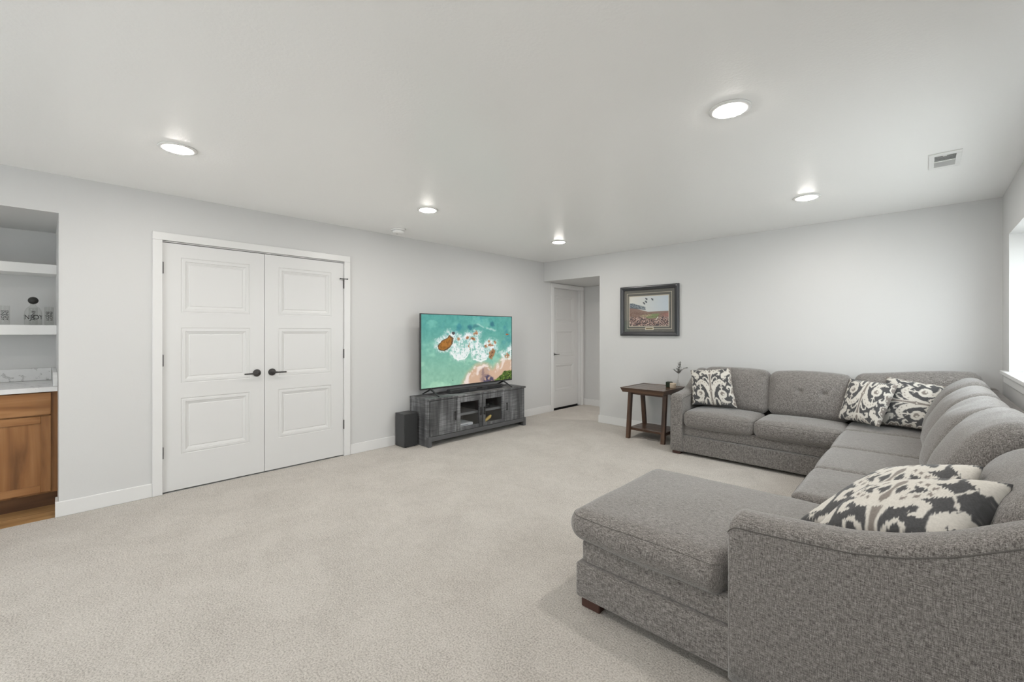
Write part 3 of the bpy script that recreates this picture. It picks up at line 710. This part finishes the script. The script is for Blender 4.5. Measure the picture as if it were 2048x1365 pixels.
    mix(sstep(26, 12, np.hypot((X-553)/1.3, Y-412)+(n3-.5)*14), (74, 72, 74)); mix(sstep(7, 3, np.hypot(X-545, (Y-1095)*.6)), (70, 90, 84))
    return np.clip(c, 0, 255)
def grid_mesh(name, fn_pos, ns, nt_, cols):
    s, tt = np.meshgrid(np.linspace(0, 1, ns), np.linspace(0, 1, nt_)); V = fn_pos(s.ravel(), tt.ravel())
    I = np.arange(ns*nt_).reshape(nt_, ns); F = np.stack([I[:-1, :-1], I[1:, :-1], I[1:, 1:], I[:-1, 1:]], -1).reshape(-1, 4)
    return mesh_np(name, V, F, lin(cols.reshape(-1, 3)), False)
by, bz = .012, .012
me = grid_mesh('screen', lambda s, q: np.stack([np.full(s.shape, TX+.0006), TY0+by+s*(TY1-TY0-2*by), TZ1-.010-q*(TZ1-TZ0-.028)], 1), 400, 230, paint_tv(400, 230))
obj('screen', me, M_screen, t)
for yc in (3.050, 4.285):
    b = NB()
    for sg in (1, -1):
        tube(b, [(TX-.012, yc, TZ0+.012), (TX+sg*.012-.012, yc, TZ0-.006), (TX-.012+sg*.150, yc, ST+.010), (TX-.012+sg*.170, yc, ST+.006)], [.012, .012, .008, .006], 8)
    obj('leg', b, M_tvbody, t, True)

# ================================================================ FRAMED PICTURE
PX0, PX1, PZ0, PZ1 = 1.400, 2.222, 1.262, 1.932; PYB, PYF = YB-.001, YB-.036
t = thing('framed_picture', 'dark framed stadium photograph hanging on the back wall', 'picture', ((PX0+PX1)/2, YB, PZ0))
def frame_ring(x0, x1, z0, z1, prof):
    b = NB(); rings = []
    for ins, y in prof: rings.append([b.verts.new(p) for p in ((x0+ins, y, z0+ins), (x1-ins, y, z0+ins), (x1-ins, y, z1-ins), (x0+ins, y, z1-ins))])
    for A, B_ in zip(rings, rings[1:]):
        for k in range(4): b.faces.new((A[k], A[(k+1) % 4], B_[(k+1) % 4], B_[k]))
    return b
M_frame = plain('dark_pewter_frame', (.045, .046, .05), .32, .25)
obj('frame', frame_ring(PX0, PX1, PZ0, PZ1, [(0, PYB), (0, PYF+.008), (.006, PYF), (.018, PYF-.002), (.046, PYF+.006), (.054, PYF+.012), (.054, PYB)]), M_frame, t)
M_mat1 = plain('olive_grey_mat', (.125, .12, .105), .8); M_mat2 = plain('cream_mat_edge', (.62, .56, .44), .8)
obj('mat_board', frame_ring(PX0+.05, PX1-.05, PZ0+.05, PZ1-.05, [(0, PYB-.011), (.045, PYB-.011), (.045, PYB-.010)]), M_mat1, t)
obj('mat_line', frame_ring(PX0+.094, PX1-.094, PZ0+.094, PZ1-.094, [(0, PYB-.0112), (.005, PYB-.0112), (.005, PYB-.009)]), M_mat2, t)
obj('inner_mat', frame_ring(PX0+.098, PX1-.098, PZ0+.098, PZ1-.098, [(0, PYB-.009), (.036, PYB-.009), (.036, PYB-.008)]), M_mat1, t)
qx0, qx1, qz0, qz1 = PX0+.130, PX1-.138, PZ0+.132, PZ1-.140
obj('mat_lip', frame_ring(qx0-.008, qx1+.008, qz0-.008, qz1+.008, [(0, PYB-.0095), (.009, PYB-.0095), (.009, PYB-.007)]), M_mat2, t)
def paint_photo(ns, nt_):
    s, q = np.meshgrid(np.linspace(0, 1, ns), np.linspace(0, 1, nt_)); c = np.zeros(s.shape+(3,))
    n = fbm(s*40, q*32, 3, 4); k = fbm(s*70, q*56, 2, 15); big = fbm(s*5, q*5, 3, 8)
    g = s[..., None]; c[:] = np.array([226, 224, 214])*(1-g)+np.array([200, 212, 222])*g
    def mix(m, col): nonlocal c; c = c*(1-m[..., None])+np.array(col, float)*m[..., None]
    hz = .52+.02*np.sin(s*9); mix(sstep(.0, .02, q-np.where(s < .5, .33+.38*s, .53-.03*s)), (142, 116, 104))
    up = poly_d(s, q, [(-.1, .24), (.08, .22), (.42, .36), (.42, .44), (-.1, .36)]); mix(sstep(.012, -.006, up), (140, 150, 156)); mix(sstep(.01, -.01, up)*sstep(.5, .62, n), (92, 104, 112))
    mix(sstep(.01, 0, np.abs(q-(.365+.20*s))-.006)*(s < .43), (96, 100, 108))
    mix(sstep(.03, -.02, poly_d(s, q, [(.30, .66), (.55, .60), (.76, .60), (.74, .72), (.5, .74)])), (128, 146, 96))
    mix(sstep(.03, -.02, poly_d(s, q, [(.28, .66), (.55, .61), (.58, .64), (.34, .72)])), (190, 172, 140))
    crowd = sstep(.64, .74, q+.05*(big-.5)-.10*np.exp(-((s-.62)/.16)**2))
    col = np.where((k > .56)[..., None], [206, 178, 166], np.where((k > .47)[..., None], [120, 72, 56], np.where((n > .5)[..., None], [70, 62, 66], [44, 44, 52])))
    c = c*(1-crowd[..., None])+col*crowd[..., None]
    st = (q > np.where(s < .5, .45+.28*s, .56)) & (q < .70); mm = st*sstep(.5, .6, n)*.5*(1-crowd); mix(mm, (112, 80, 70))
    mix(sstep(.75, 1, s)*sstep(.55, .6, q)*(1-crowd)*.4, (206, 110, 106))
    mix(sstep(.012, .004, seg_d(s, q, (.70, .78), (.74, .70))[0]), (235, 232, 225))
    for x, y in ((.45, .10), (.60, .12), (.44, .19), (.39, .24)):
        mix(sstep(.016, .006, seg_d(s, q, (x-.018, y-.03), (x+.012, y+.02))[0]-.004), (70, 78, 84)); mix(sstep(.012, .004, seg_d(s, q, (x+.014, y-.02), (x-.002, y+.015))[0]-.003), (84, 92, 98))
    return np.clip(c, 0, 255)
me = grid_mesh('photo_print', lambda s, q: np.stack([qx0+s*(qx1-qx0), np.full(s.shape, PYB-.0072), qz1-q*(qz1-qz0)], 1), 200, 150, paint_photo(200, 150))
obj('photo_print', me, M_photo, t)
pc = (PX0+PX1)/2+.012
pl = obj('name_plate', bx(pc-.060, pc+.060, PYB-.0135, PYB-.0115, PZ0+.078, PZ0+.118, bev=.001, seg=1), M_mat2, t)
obj('plate_inset', bx(pc-.046, pc+.046, PYB-.0145, PYB-.0135, PZ0+.091, PZ0+.105), plain('brass_inset', (.18, .14, .06), .4, .5), pl)
obj('glass', bx(PX0+.052, PX1-.052, PYB-.0175, PYB-.0165, PZ0+.052, PZ1-.052), M_frameglass, t)
b = NB(); lathe(b, [(0, 0), (.006, 0), (.005, -.003), (0, -.004)], (PX1-.028, PYF-.001, PZ1-.022), 12, 'y'); obj('corner_pin', b, plain('pin_silver', (.7, .7, .7), .3, .8), t, True)

# ================================================================ SIDE TABLE
AX0, AX1, AY0, AY1, AZ = 1.738, 2.305, 4.772, 5.385, .632
t = thing('side_table', 'dark walnut side table with lower shelf and angled legs beside the sofa', 'table', ((AX0+AX1)/2, (AY0+AY1)/2, 0))
b = NB(); fl = .022
tv = [b.verts.new(p) for p in ((AX0, AY0, AZ), (AX1, AY0, AZ), (AX1, AY1, AZ), (AX0, AY1, AZ))]
lv = [b.verts.new(p) for p in ((AX0+fl, AY0+fl, AZ-.055), (AX1-fl, AY0+fl, AZ-.055), (AX1-fl, AY1-fl, AZ-.055), (AX0+fl, AY1-fl, AZ-.055))]
iv = [b.verts.new(p) for p in ((AX0+.02, AY0+.02, AZ), (AX1-.02, AY0+.02, AZ), (AX1-.02, AY1-.02, AZ), (AX0+.02, AY1-.02, AZ))]
jv = [b.verts.new(p) for p in ((AX0+.024, AY0+.024, AZ-.008), (AX1-.024, AY0+.024, AZ-.008), (AX1-.024, AY1-.024, AZ-.008), (AX0+.024, AY1-.024, AZ-.008))]
for A, B_ in ((lv, tv), (tv, iv), (iv, jv)):
    for k in range(4): b.faces.new((A[k], A[(k+1) % 4], B_[(k+1) % 4], B_[k]))
b.faces.new(lv[::-1]); b.faces.new(jv)
top = obj('tabletop', b, M_table, t)
n = 5
for k in range(n):
    x0 = AX0+.0255+(AX1-AX0-.051)*k/n; x1 = AX0+.0255+(AX1-AX0-.051)*(k+1)/n
    obj('plank', bx(x0+.0008, x1-.0008, AY0+.0255, AY1-.0255, AZ-.0078, AZ-.0028, bev=.0012, seg=1), wood_mat('walnut_plank_%s' % 'abcde'[k], tuple(v*(.8+.1*k) for v in (.028, .014, .008)), tuple(v*(.85+.08*k) for v in (.075, .038, .022)), (.13, .07, .04), 'y', 8, .22), top)
def slab(bm, p, q, wx, wy):
    p = Vector(p); q = Vector(q); v = []
    for c_ in (p, q):
        for dx, dy in ((-wx, -wy), (wx, -wy), (wx, wy), (-wx, wy)): v.append(bm.verts.new((c_.x+dx, c_.y+dy, c_.z)))
    for f in ((3, 2, 1, 0), (4, 5, 6, 7), (0, 1, 5, 4), (1, 2, 6, 5), (2, 3, 7, 6), (3, 0, 4, 7)): bm.faces.new([v[i] for i in f])
    return bm
for x in (1.800, 2.248):
    for ya, yb in ((4.862, 4.925), (5.315, 5.235)): obj('leg', slab(NB(), (x, ya, 0), (x, yb, AZ-.056), .022, .022), M_tablev, t)
for y in (4.875, 5.30): obj('apron', bx(1.80, 2.248, y-.012, y+.012, AZ-.098, AZ-.056) if False else bx(1.822, 2.226, 4.93 if y < 5 else 5.215, 4.952 if y < 5 else 5.237, AZ-.095, AZ-.056), M_table, t)
sh = obj('lower_shelf', bx(1.772, 2.276, 4.900, 5.278, .098, .104), M_table, t)
for k in range(4):
    y0 = 4.900+.378*k/4; obj('plank', bx(1.790, 2.262, y0+.001, y0+.378/4-.001, .104, .128, bev=.002, seg=1), M_table, sh)
# decor on the table
t = thing('green_candle', 'small dark green square candle jar on the side table', 'candle', (2.17, 5.205, AZ))
obj('jar', bx(2.140, 2.205, 5.175, 5.240, AZ-.002, AZ+.066, bev=.006, seg=3), plain('dark_green_glass', (.022, .032, .02), .15), t)
obj('wax', bx(2.147, 2.198, 5.182, 5.233, AZ+.066, AZ+.0672), plain('green_wax', (.05, .07, .045), .5), t)
t = thing('cream_pot', 'small cream ceramic pot on the side table beside the green candle', 'pot', (2.245, 5.2, AZ))
b = NB(); lathe(b, [(0, 0), (.034, 0), (.037, .003), (.037, .052), (.036, .058), (.033, .058), (.032, .045), (0, .044)], (2.238, 5.165, AZ-.002), 32); obj('vessel', b, plain('cream_ceramic', (.62, .52, .40), .5), t, True)
b = NB(); lathe(b, [(.0372, .040), (.0378, .041), (.0378, .046), (.0372, .047)], (2.238, 5.165, AZ-.002), 32, closed_ends=False); obj('band', b, plain('tan_band', (.46, .38, .28), .6), t, True)
bvx, bvy = 2.262, 5.25
t = thing('bud_vase', 'tiny clear glass bud vase with a dried grey sprig on the side table', 'vase', (bvx, bvy, AZ))
b = NB(); lathe(b, [(0, 0), (.024, 0), (.026, .003), (.026, .035), (.020, .055), (.012, .066), (.011, .090), (.0135, .094)], (bvx, bvy, AZ-.002), 28, closed_ends=False); obj('glass_body', b, M_glassware, t, True)
M_stem = plain('dried_stem', (.30, .27, .25), .8); M_leaf = plain('dried_grey_leaf', (.50, .50, .49), .9)
def sprig(path, nleaf, r0, spread):
    b = NB(); tube(b, path, .0016, 5); st = obj('stem', b, M_stem, t)
    lf = NB()
    for k in range(nleaf):
        f = (k+.5)/nleaf; i = min(int(f*(len(path)-1)), len(path)-2); g = f*(len(path)-1)-i
        p = Vector(path[i]).lerp(Vector(path[i+1]), g)
        a = k*2.4+random.random(); d = Vector((math.cos(a), math.sin(a), .45+.5*random.random())).normalized()
        L_ = spread*(.6+.6*random.random())*(1-.35*f); u = d.cross(Vector((0, 0, 1))).normalized()*L_*.32; m = p+d*L_*.5
        q = [lf.verts.new(x) for x in (p, m-u+Vector((0, 0, .002)), p+d*L_, m+u)]; lf.faces.new(q)
    r = bmesh.ops.solidify(lf, geom=lf.faces[:], thickness=.0006)
    o = obj('leaves', lf, M_leaf, st); o['kind'] = 'stuff'
z0 = AZ+.005
sprig([(bvx-.004, bvy, z0), (bvx+.002, bvy, z0+.09), (bvx+.012, bvy, z0+.16)], 2, .01, .02)
sprig([(bvx+.012, bvy, z0+.16), (bvx+.010, bvy+.004, z0+.20), (bvx+.018, bvy+.01, z0+.25), (bvx+.022, bvy+.01, z0+.30)], 40, .01, .050)
sprig([(bvx+.012, bvy, z0+.16), (bvx+.05, bvy+.01, z0+.215), (bvx+.085, bvy+.02, z0+.232), (bvx+.115, bvy+.02, z0+.236)], 22, .01, .030)
sprig([(bvx+.012, bvy, z0+.16), (bvx-.03, bvy-.01, z0+.195), (bvx-.05, bvy-.01, z0+.215)], 22, .01, .036)

# ================================================================ SECTIONAL SOFA
sofa = thing('sectional_sofa', 'large grey woven U-shaped sectional sofa with chaise along the right wall', 'sofa', (3.9, 3.5, 0))
def soft(name, lo, hi, r, mid=(12, 12, 4), puff=(0, 0, 0), deform=None, parent=sofa, welt=None, cn=4):
    P, F = softbox(lo, hi, r, mid, puff, deform, cn); o = obj(name, mesh_np(name, P, F), M_sofa, parent)
    for w in (welt or []):
        ax = 2
        if isinstance(w, tuple): ax, w = w
        b = NB(); tube(b, soft_ring(lo, hi, r, w, puff, deform, ax=ax), .0016, 5, closed=True); obj('welt', b, M_welt, o, True)
    return o
def wrinkle(amp, f=9.0, seed=0):
    def g(P):
        n = fbm(P[:, 0]*f+P[:, 2]*3+seed, P[:, 1]*f+P[:, 2]*f*.8, 3, seed)-.5
        Q = P.copy(); Q[:, 2] += n*amp; Q[:, 0] += (fbm(P[:, 1]*f+7, P[:, 2]*f+seed, 2, seed+5)-.5)*amp*.7; Q[:, 1] += (fbm(P[:, 0]*f+1, P[:, 2]*f+seed, 2, seed+8)-.5)*amp*.7
        return Q
    return g
# bases
soft('base', (2.58, 4.605, .030), (3.98, 5.33, .206), .012, (8, 4, 2)); soft('base_rail', (2.58, 4.634, .204), (3.98, 5.33, .315), .012, (8, 4, 2))
soft('base', (3.975, 2.60, .030), (4.86, 5.33, .206), .012, (4, 8, 2)); soft('base_rail', (3.99, 2.60, .204), (4.86, 5.33, .315), .012, (4, 8, 2))
soft('chaise_base', (3.240, 1.712, .048), (4.86, 2.59, .212), .014, (8, 6, 2)); soft('chaise_rail', (3.262, 1.734, .210), (4.86, 2.58, .315), .014, (8, 6, 2))
# seat cushions facing the camera side
for k, (x0, x1) in enumerate(((2.590, 3.268), (3.268, 3.972))):
    soft('seat_cushion', (x0+.003, 4.575, .308), (x1-.003, 5.12, .468), .055, (14, 12, 4), (.012, .018, .030), wrinkle(.010, 7, k+1), welt=[.440])
for k, (y0, y1) in enumerate(((2.648, 3.268), (3.268, 3.925), (3.925, 4.66), (4.66, 5.14))):
    soft('seat_cushion', (3.950, y0+.002, .315), (4.56, y1-.002, .478), .040, (12, 14, 4), (.015, .006, .016), wrinkle(.010, 6, k+11), welt=[.448] if k == 0 else None)
def chaise_def(P):
    f = 1-(1-.835)*sstep(3.895, 3.925, P[:, 0]); Q = P.copy(); Q[:, 1] = 2.625-(2.625-P[:, 1])*f
    return wrinkle(.010, 4, 21)(Q)
soft('chaise_cushion', (3.203, 1.688, .312), (4.56, 2.625, .462), .070, (40, 18, 4), (.012, .010, .036), chaise_def, welt=[.436])
# back frames
soft('back_frame', (2.60, 5.20, .035), (4.90, 5.36, .855), .035, (16, 2, 6)); soft('back_frame', (4.775, 1.72, .035), (4.905, 5.30, .845), .035, (2, 20, 6))
# back cushions along the back wall (facing -y)
def lean_y(amt, z0, seed, dz=None, amp=.014):
    w = wrinkle(amp, 6, seed)
    def g(P):
        Q = P.copy(); Q[:, 1] += amt*(P[:, 2]-z0)
        if dz: Q[:, 2] += dz(P)
        return w(Q)
    return g
def tufts(f, pts):
    def g(P):      # pulled-in creases on the cushion face
        Q = P.copy(); front = sstep(5.09, 5.03, P[:, 1])
        for x, z in pts:
            dx, dz = P[:, 0]-x, P[:, 2]-z
            Q[:, 1] += front*(.022*np.exp(-(dx**2+dz**2)/.025**2)+.012*np.exp(-((dx-.5*dz)/.014)**2-((dz+.05)/.06)**2)-.008*np.exp(-((dx+.05)/.03)**2-((dz+.08)/.06)**2))
        return f(Q)
    return g
for k, (x0, x1) in enumerate(((2.625, 3.292), (3.292, 3.968))):
    soft('back_cushion', (x0, 4.985, .470), (x1, 5.165, .905), .075, (44, 4, 30), (.010, .050, .020), tufts(lean_y(.20, .47, 31+k), [(3.575, .735), (3.765, .725)] if k else [(3.235, .845)]), cn=5)
soft('back_cushion', (3.985, 4.995, .470), (4.80, 5.165, .925), .075, (16, 4, 10), (.004, .030, .012), lean_y(.22, .47, 35, lambda P: sstep(3.98, 4.8, P[:, 0])*sstep(.47, .92, P[:, 2])*.060, .006), cn=5)
# back cushions along the right wall (facing -x)
def lean_x(amt, z0, seed):
    w = wrinkle(.016, 6, seed)
    def g(P):
        Q = P.copy(); Q[:, 0] += amt*(P[:, 2]-z0); return w(Q)
    return g
for k, (y0, y1, zt, xf, pf, ln) in enumerate(((4.58, 5.10, .935, 4.445, .055, .40), (3.93, 4.58, .925, 4.445, .060, .40), (3.275, 3.93, .918, 4.445, .065, .40), (2.635, 3.275, .935, 4.455, .065, .40), (1.865, 2.615, .872, 4.535, .050, .34))):
    soft('back_cushion', (xf, y0+.006, .470), (xf+.190, y1-.006, zt), .090, (4, 16, 12), (pf, .020, .024), lean_x(ln, .47, 41+k), cn=5)
# arms
def arm(name, fn, zs, L_, zb, Wd=.135, dome=.045):
    S_ = sorted(set([0, .003, .008, .015, .025, .035, .045] + list(np.linspace(.06, L_, 30)))); bm = NB(); rings = []; pip = []
    for s in S_:
        zt = np.interp(s, [p[0] for p in zs], [p[1] for p in zs])
        r1 = .022; e = r1-math.sqrt(max(0, r1*r1-(r1-s)**2)) if s < r1 else 0
        r2 = .045; e2 = r2-math.sqrt(max(0, r2*r2-(r2-s)**2)) if s < r2 else 0
        zt2 = zt-e2; sec = [(0, z) for z in np.linspace(zb+.3*e, zt2, 8)]
        sec += [(Wd/2-Wd/2*math.cos(a), zt2+dome*math.sin(a)**.75*(1-.4*e2/r2)) for a in np.linspace(0, math.pi, 14)[1:-1]]
        sec += [(Wd, z) for z in np.linspace(zt2, zb+.3*e, 8)]
        rings.append([bm.verts.new(fn(s, Wd/2+(w-Wd/2)*(1-2*e/Wd), z)) for w, z in sec])
        pip.append((s, zt2, e))
    n = len(rings[0])
    for A, B_ in zip(rings, rings[1:]):
        for k in range(n): bm.faces.new((A[k], A[(k+1) % n], B_[(k+1) % n], B_[k]))
    bm.faces.new(rings[0][::-1]); bm.faces.new(rings[-1])
    o = obj(name, bm, M_sofa, sofa, True)
    for wv in (0, Wd):
        b = NB(); path = [fn(s, Wd/2+(wv-Wd/2)*(1-2*e/Wd+.012), z) for s, z, e in pip if s >= .003]
        path = [fn(.012, Wd/2+(wv-Wd/2)*.93, zz) for zz in np.linspace(zb+.02, path[0][2]-.01, 12)] + path
        tube(b, path, .0020, 5); obj('welt', b, M_welt, o, True)
    return o
ZN = [(0, .604), (.1, .608), (.22, .617), (.36, .628), (.48, .655), (.585, .695), (.715, .765), (.80, .805), (.93, .84)]
arm('arm', lambda s, w, z: (3.926+s, 1.700+w, z), ZN, .955, .035)
arm('arm', lambda s, w, z: (2.452+w, 4.582+s, z), [(p*.84, z) for p, z in ZN], .775, .032)
# feet
for x, y in ((3.262, 1.730), (4.74, 1.75), (3.262, 2.49), (2.472, 4.60), (2.472, 5.24), (4.74, 5.24)):
    w_ = .10 if x > 3 else .085
    obj('foot', bx(x, x+w_, y, y+.085, 0, .050 if y < 3 else .036, bev=.004, seg=1), M_foot, sofa)

# ================================================================ THROW PILLOWS
def ikat(u, v, shift=0.0):
    """woven ikat print, mirrored about the centre line, u and v in -1..1"""
    if shift: v = v*.62+shift; v = np.where(v > 1, 2-v, v); u = u*.80
    jit = (vnoise(u*75, u*0+3, 5)-.5)*.055+(vnoise(u*160, v*6, 8)-.5)*.03
    V = v+jit; U = np.abs(u)+(vnoise(v*30, u*0, 2)-.5)*.008
    dark = np.array([80, 80, 81.]); cream = np.array([206, 202, 194.]); mid = np.array([132, 125, 119.])
    c = np.zeros(u.shape+(3,)); c[:] = dark
    def put(d, col, soft_=.012): nonlocal c; m = sstep(soft_, -soft_, d)[..., None]; c = c*(1-m)+col*m
    # plume
    put(stroke(U, V, [(.05, -.62), (.12, -.18), (.26, .12), (.44, .24), (.60, .14), (.66, .02)], [.07, .10, .12, .12, .08, .035]), cream)
    put(stroke(U, V, [(.62, .06), (.70, .10), (.74, .20)], [.03, .03, .025]), cream)
    for x, y in ((.17, .02), (.26, .16), (.37, .22), (.48, .22), (.56, .14)): put(np.hypot(U-x, V-y)-.022, mid)
    put(stroke(U, V, [(.42, .02), (.33, -.14), (.20, -.45), (.16, -.66)], [.05, .08, .06, .02]), dark)
    # stalk and bud
    put(stroke(U, V, [(.50, .14), (.48, -.05), (.49, -.24)], [.035, .022, .03]), cream)
    put(stroke(U, V, [(.40, -.06), (.48, -.12), (.57, -.05)], [.012, .03, .012]), cream)
    put(np.hypot((U-.50)/1.0, (V+.42)/1.05)-.20, cream); put(np.hypot(U-.50, V+.40)-.095, mid); put(np.hypot(U-.54, V+.43)-.04, cream)
    put(stroke(U, V, [(.42, -.58), (.48, -.74), (.64, -.82), (.80, -.76)], [.10, .09, .06, .02]), cream); put(np.hypot(U-.46, V+.66)-.025, mid)
    for k in range(6): put(stroke(U, V, [(.26+.07*k, -.78), (.27+.07*k, -.93)], [.022, .012]), cream)
    put(stroke(U, V, [(.10, -.96), (.12, -.72), (.20, -.64), (.28, -.74), (.30, -.95)], [.035]*5), cream)
    # spine
    sp = np.interp(V, [-1, -.8, -.55, -.3, -.05, .2, .45, .62, .75, .9, 1.0], [.06, .10, .07, .115, .075, .065, .07, .12, .16, .08, .04])
    put(U-sp, cream); put(U-sp*.46, mid)
    for y, r in ((.70, .10), (-.27, .085), (.20, .045), (-.8, .06)): put(np.abs(U)*1.0+np.abs(V-y)-r, mid); put(np.abs(U)+np.abs(V-y)-r*.42, cream)
    # top hooks
    put(stroke(U, V, [(.08, .72), (.22, .70), (.34, .80), (.46, .74), (.44, .60), (.35, .60)], [.07, .06, .05, .055, .045, .022]), cream)
    put(stroke(U, V, [(.10, .80), (.18, .95), (.22, 1.0)], [.05, .04, .03]), cream)
    put(stroke(U, V, [(.08, .20), (.15, .38), (.25, .47), (.33, .43), (.31, .34)], [.035, .03, .03, .028, .018]), cream)
    put(stroke(U, V, [(.06, .74), (.30, .88), (.56, 1.02)], [.055, .065, .07]), cream)
    for x, y in ((.20, .82), (.31, .885), (.42, .945)): put(np.maximum(np.abs(U-x), np.abs(V-y))-.026, mid)
    # corner scroll
    put(stroke(U, V, [(1.0, .95), (.88, .78), (.74, .66), (.62, .60), (.60, .46), (.70, .42), (.75, .48)], [.10, .12, .12, .09, .07, .05, .03]), cream)
    for k in range(3): put(stroke(U, V, [(.62+.11*k, .98), (.70+.10*k, .82)], [.012, .02]), dark if k % 2 else cream)
    put(np.hypot((U-.63)/1.4, V-.33)-.028, cream)
    # border
    bd = .90+.055*np.sin(V*11+1)+.03*np.sin(V*23); put(bd-U, cream); put(bd+.05-U, mid); put(np.abs(((V*5+.3) % 1)-.5)*.2+np.abs(U-.965)*1.0-.03, cream)
    put(stroke(U, V, [(.92, -.05), (.80, .0), (.74, -.10), (.80, -.17)], [.06, .05, .035, .02]), cream)
    put(stroke(U, V, [(.95, -.45), (.82, -.38), (.78, -.48)], [.06, .045, .02]), cream)
    tt = (vnoise(u*90, v*90, 17)-.5)[..., None]*14
    return np.clip(c+tt, 0, 255)
def pillow(label, tl, tr, br, bl, thick, N=150, rot=0, side=1, group='ikat print throw pillows', pinch=.055, shift=0.0):
    tl, tr, br, bl = [np.array(p, float) for p in (tl, tr, br, bl)]
    g = np.linspace(-1, 1, N); g = np.sign(g)*(1-(1-np.abs(g))**1.25); u, v = np.meshgrid(g, g[::-1])
    def quad(uu, vv):
        a, b_ = (uu+1)/2, (vv+1)/2
        return ((1-a)*b_)[..., None]*tl+(a*b_)[..., None]*tr+(a*(1-b_))[..., None]*br+((1-a)*(1-b_))[..., None]*bl
    U2 = u*(1-pinch*(1-v**2)**1.0*np.abs(u)**2); V2 = v*(1-pinch*(1-u**2)*np.abs(v)**2)
    base_ = quad(U2, V2); nrm = np.cross(tr-tl, bl-tl); nrm = nrm/np.linalg.norm(nrm)*-1
    T_ = thick*np.clip((1-u**2)*(1-v**2), 0, 1)**.42*(1+.10*(fbm(u*2.2+3, v*2.2, 2, 5)-.5))
    if rot == 1: pu, pv = v, -u
    elif rot == 2: pu, pv = -u, -v
    elif rot == 3: pu, pv = -v, u
    else: pu, pv = u, v
    colr = lin(ikat(pu, pv, shift)).reshape(-1, 3)
    fr = (base_+nrm*T_[..., None]).reshape(-1, 3); bk = (base_-nrm*T_[..., None]).reshape(-1, 3)
    I = np.arange(N*N).reshape(N, N); Ff = np.stack([I[:-1, :-1], I[1:, :-1], I[1:, 1:], I[:-1, 1:]], -1).reshape(-1, 4)
    rim = np.zeros((N, N), bool); rim[0] = rim[-1] = True; rim[:, 0] = rim[:, -1] = True
    mp = np.where(rim.ravel(), np.arange(N*N), -1); inner = np.where(~rim.ravel())[0]; mp[inner] = N*N+np.arange(len(inner))
    Vv = np.concatenate([fr, bk[inner]]); Cc = np.concatenate([colr, colr[inner]]); Fb = mp[Ff][:, ::-1]
    me = mesh_np('throw_pillow', Vv, np.concatenate([Ff, Fb]), Cc, True); me.materials.append(M_print)
    return tag(obj('throw_pillow', me, None), label, 'pillow', group)
pillow('grey and white ikat pillow leaning by the arm next to the side table', (2.535, 4.945, .880), (2.945, 4.995, .925), (3.045, 4.885, .520), (2.610, 4.800, .515), .075)
pillow('grey and white ikat pillow tilted in the sofa corner, front of the pair', (3.955, 5.10, .880), (4.300, 4.92, .872), (4.185, 4.72, .520), (3.885, 4.935, .520), .070, rot=2)
pillow('grey and white ikat pillow in the sofa corner, behind the tilted one', (4.215, 5.09, .920), (4.62, 4.985, .872), (4.490, 4.82, .520), (4.165, 4.92, .510), .070, rot=1)
pillow('ikat pillow on the chaise, rear of the two near the sofa arm', (4.325, 2.58, .69), (4.610, 2.29, .835), (4.52, 2.06, .63), (4.065, 2.15, .51), .066, 200, shift=.90)
pillow('large ikat pillow on the chaise right behind the near sofa arm', (4.310, 2.24, .69), (4.655, 2.03, .848), (4.535, 1.845, .65), (4.135, 1.995, .525), .090, 220, shift=.90)
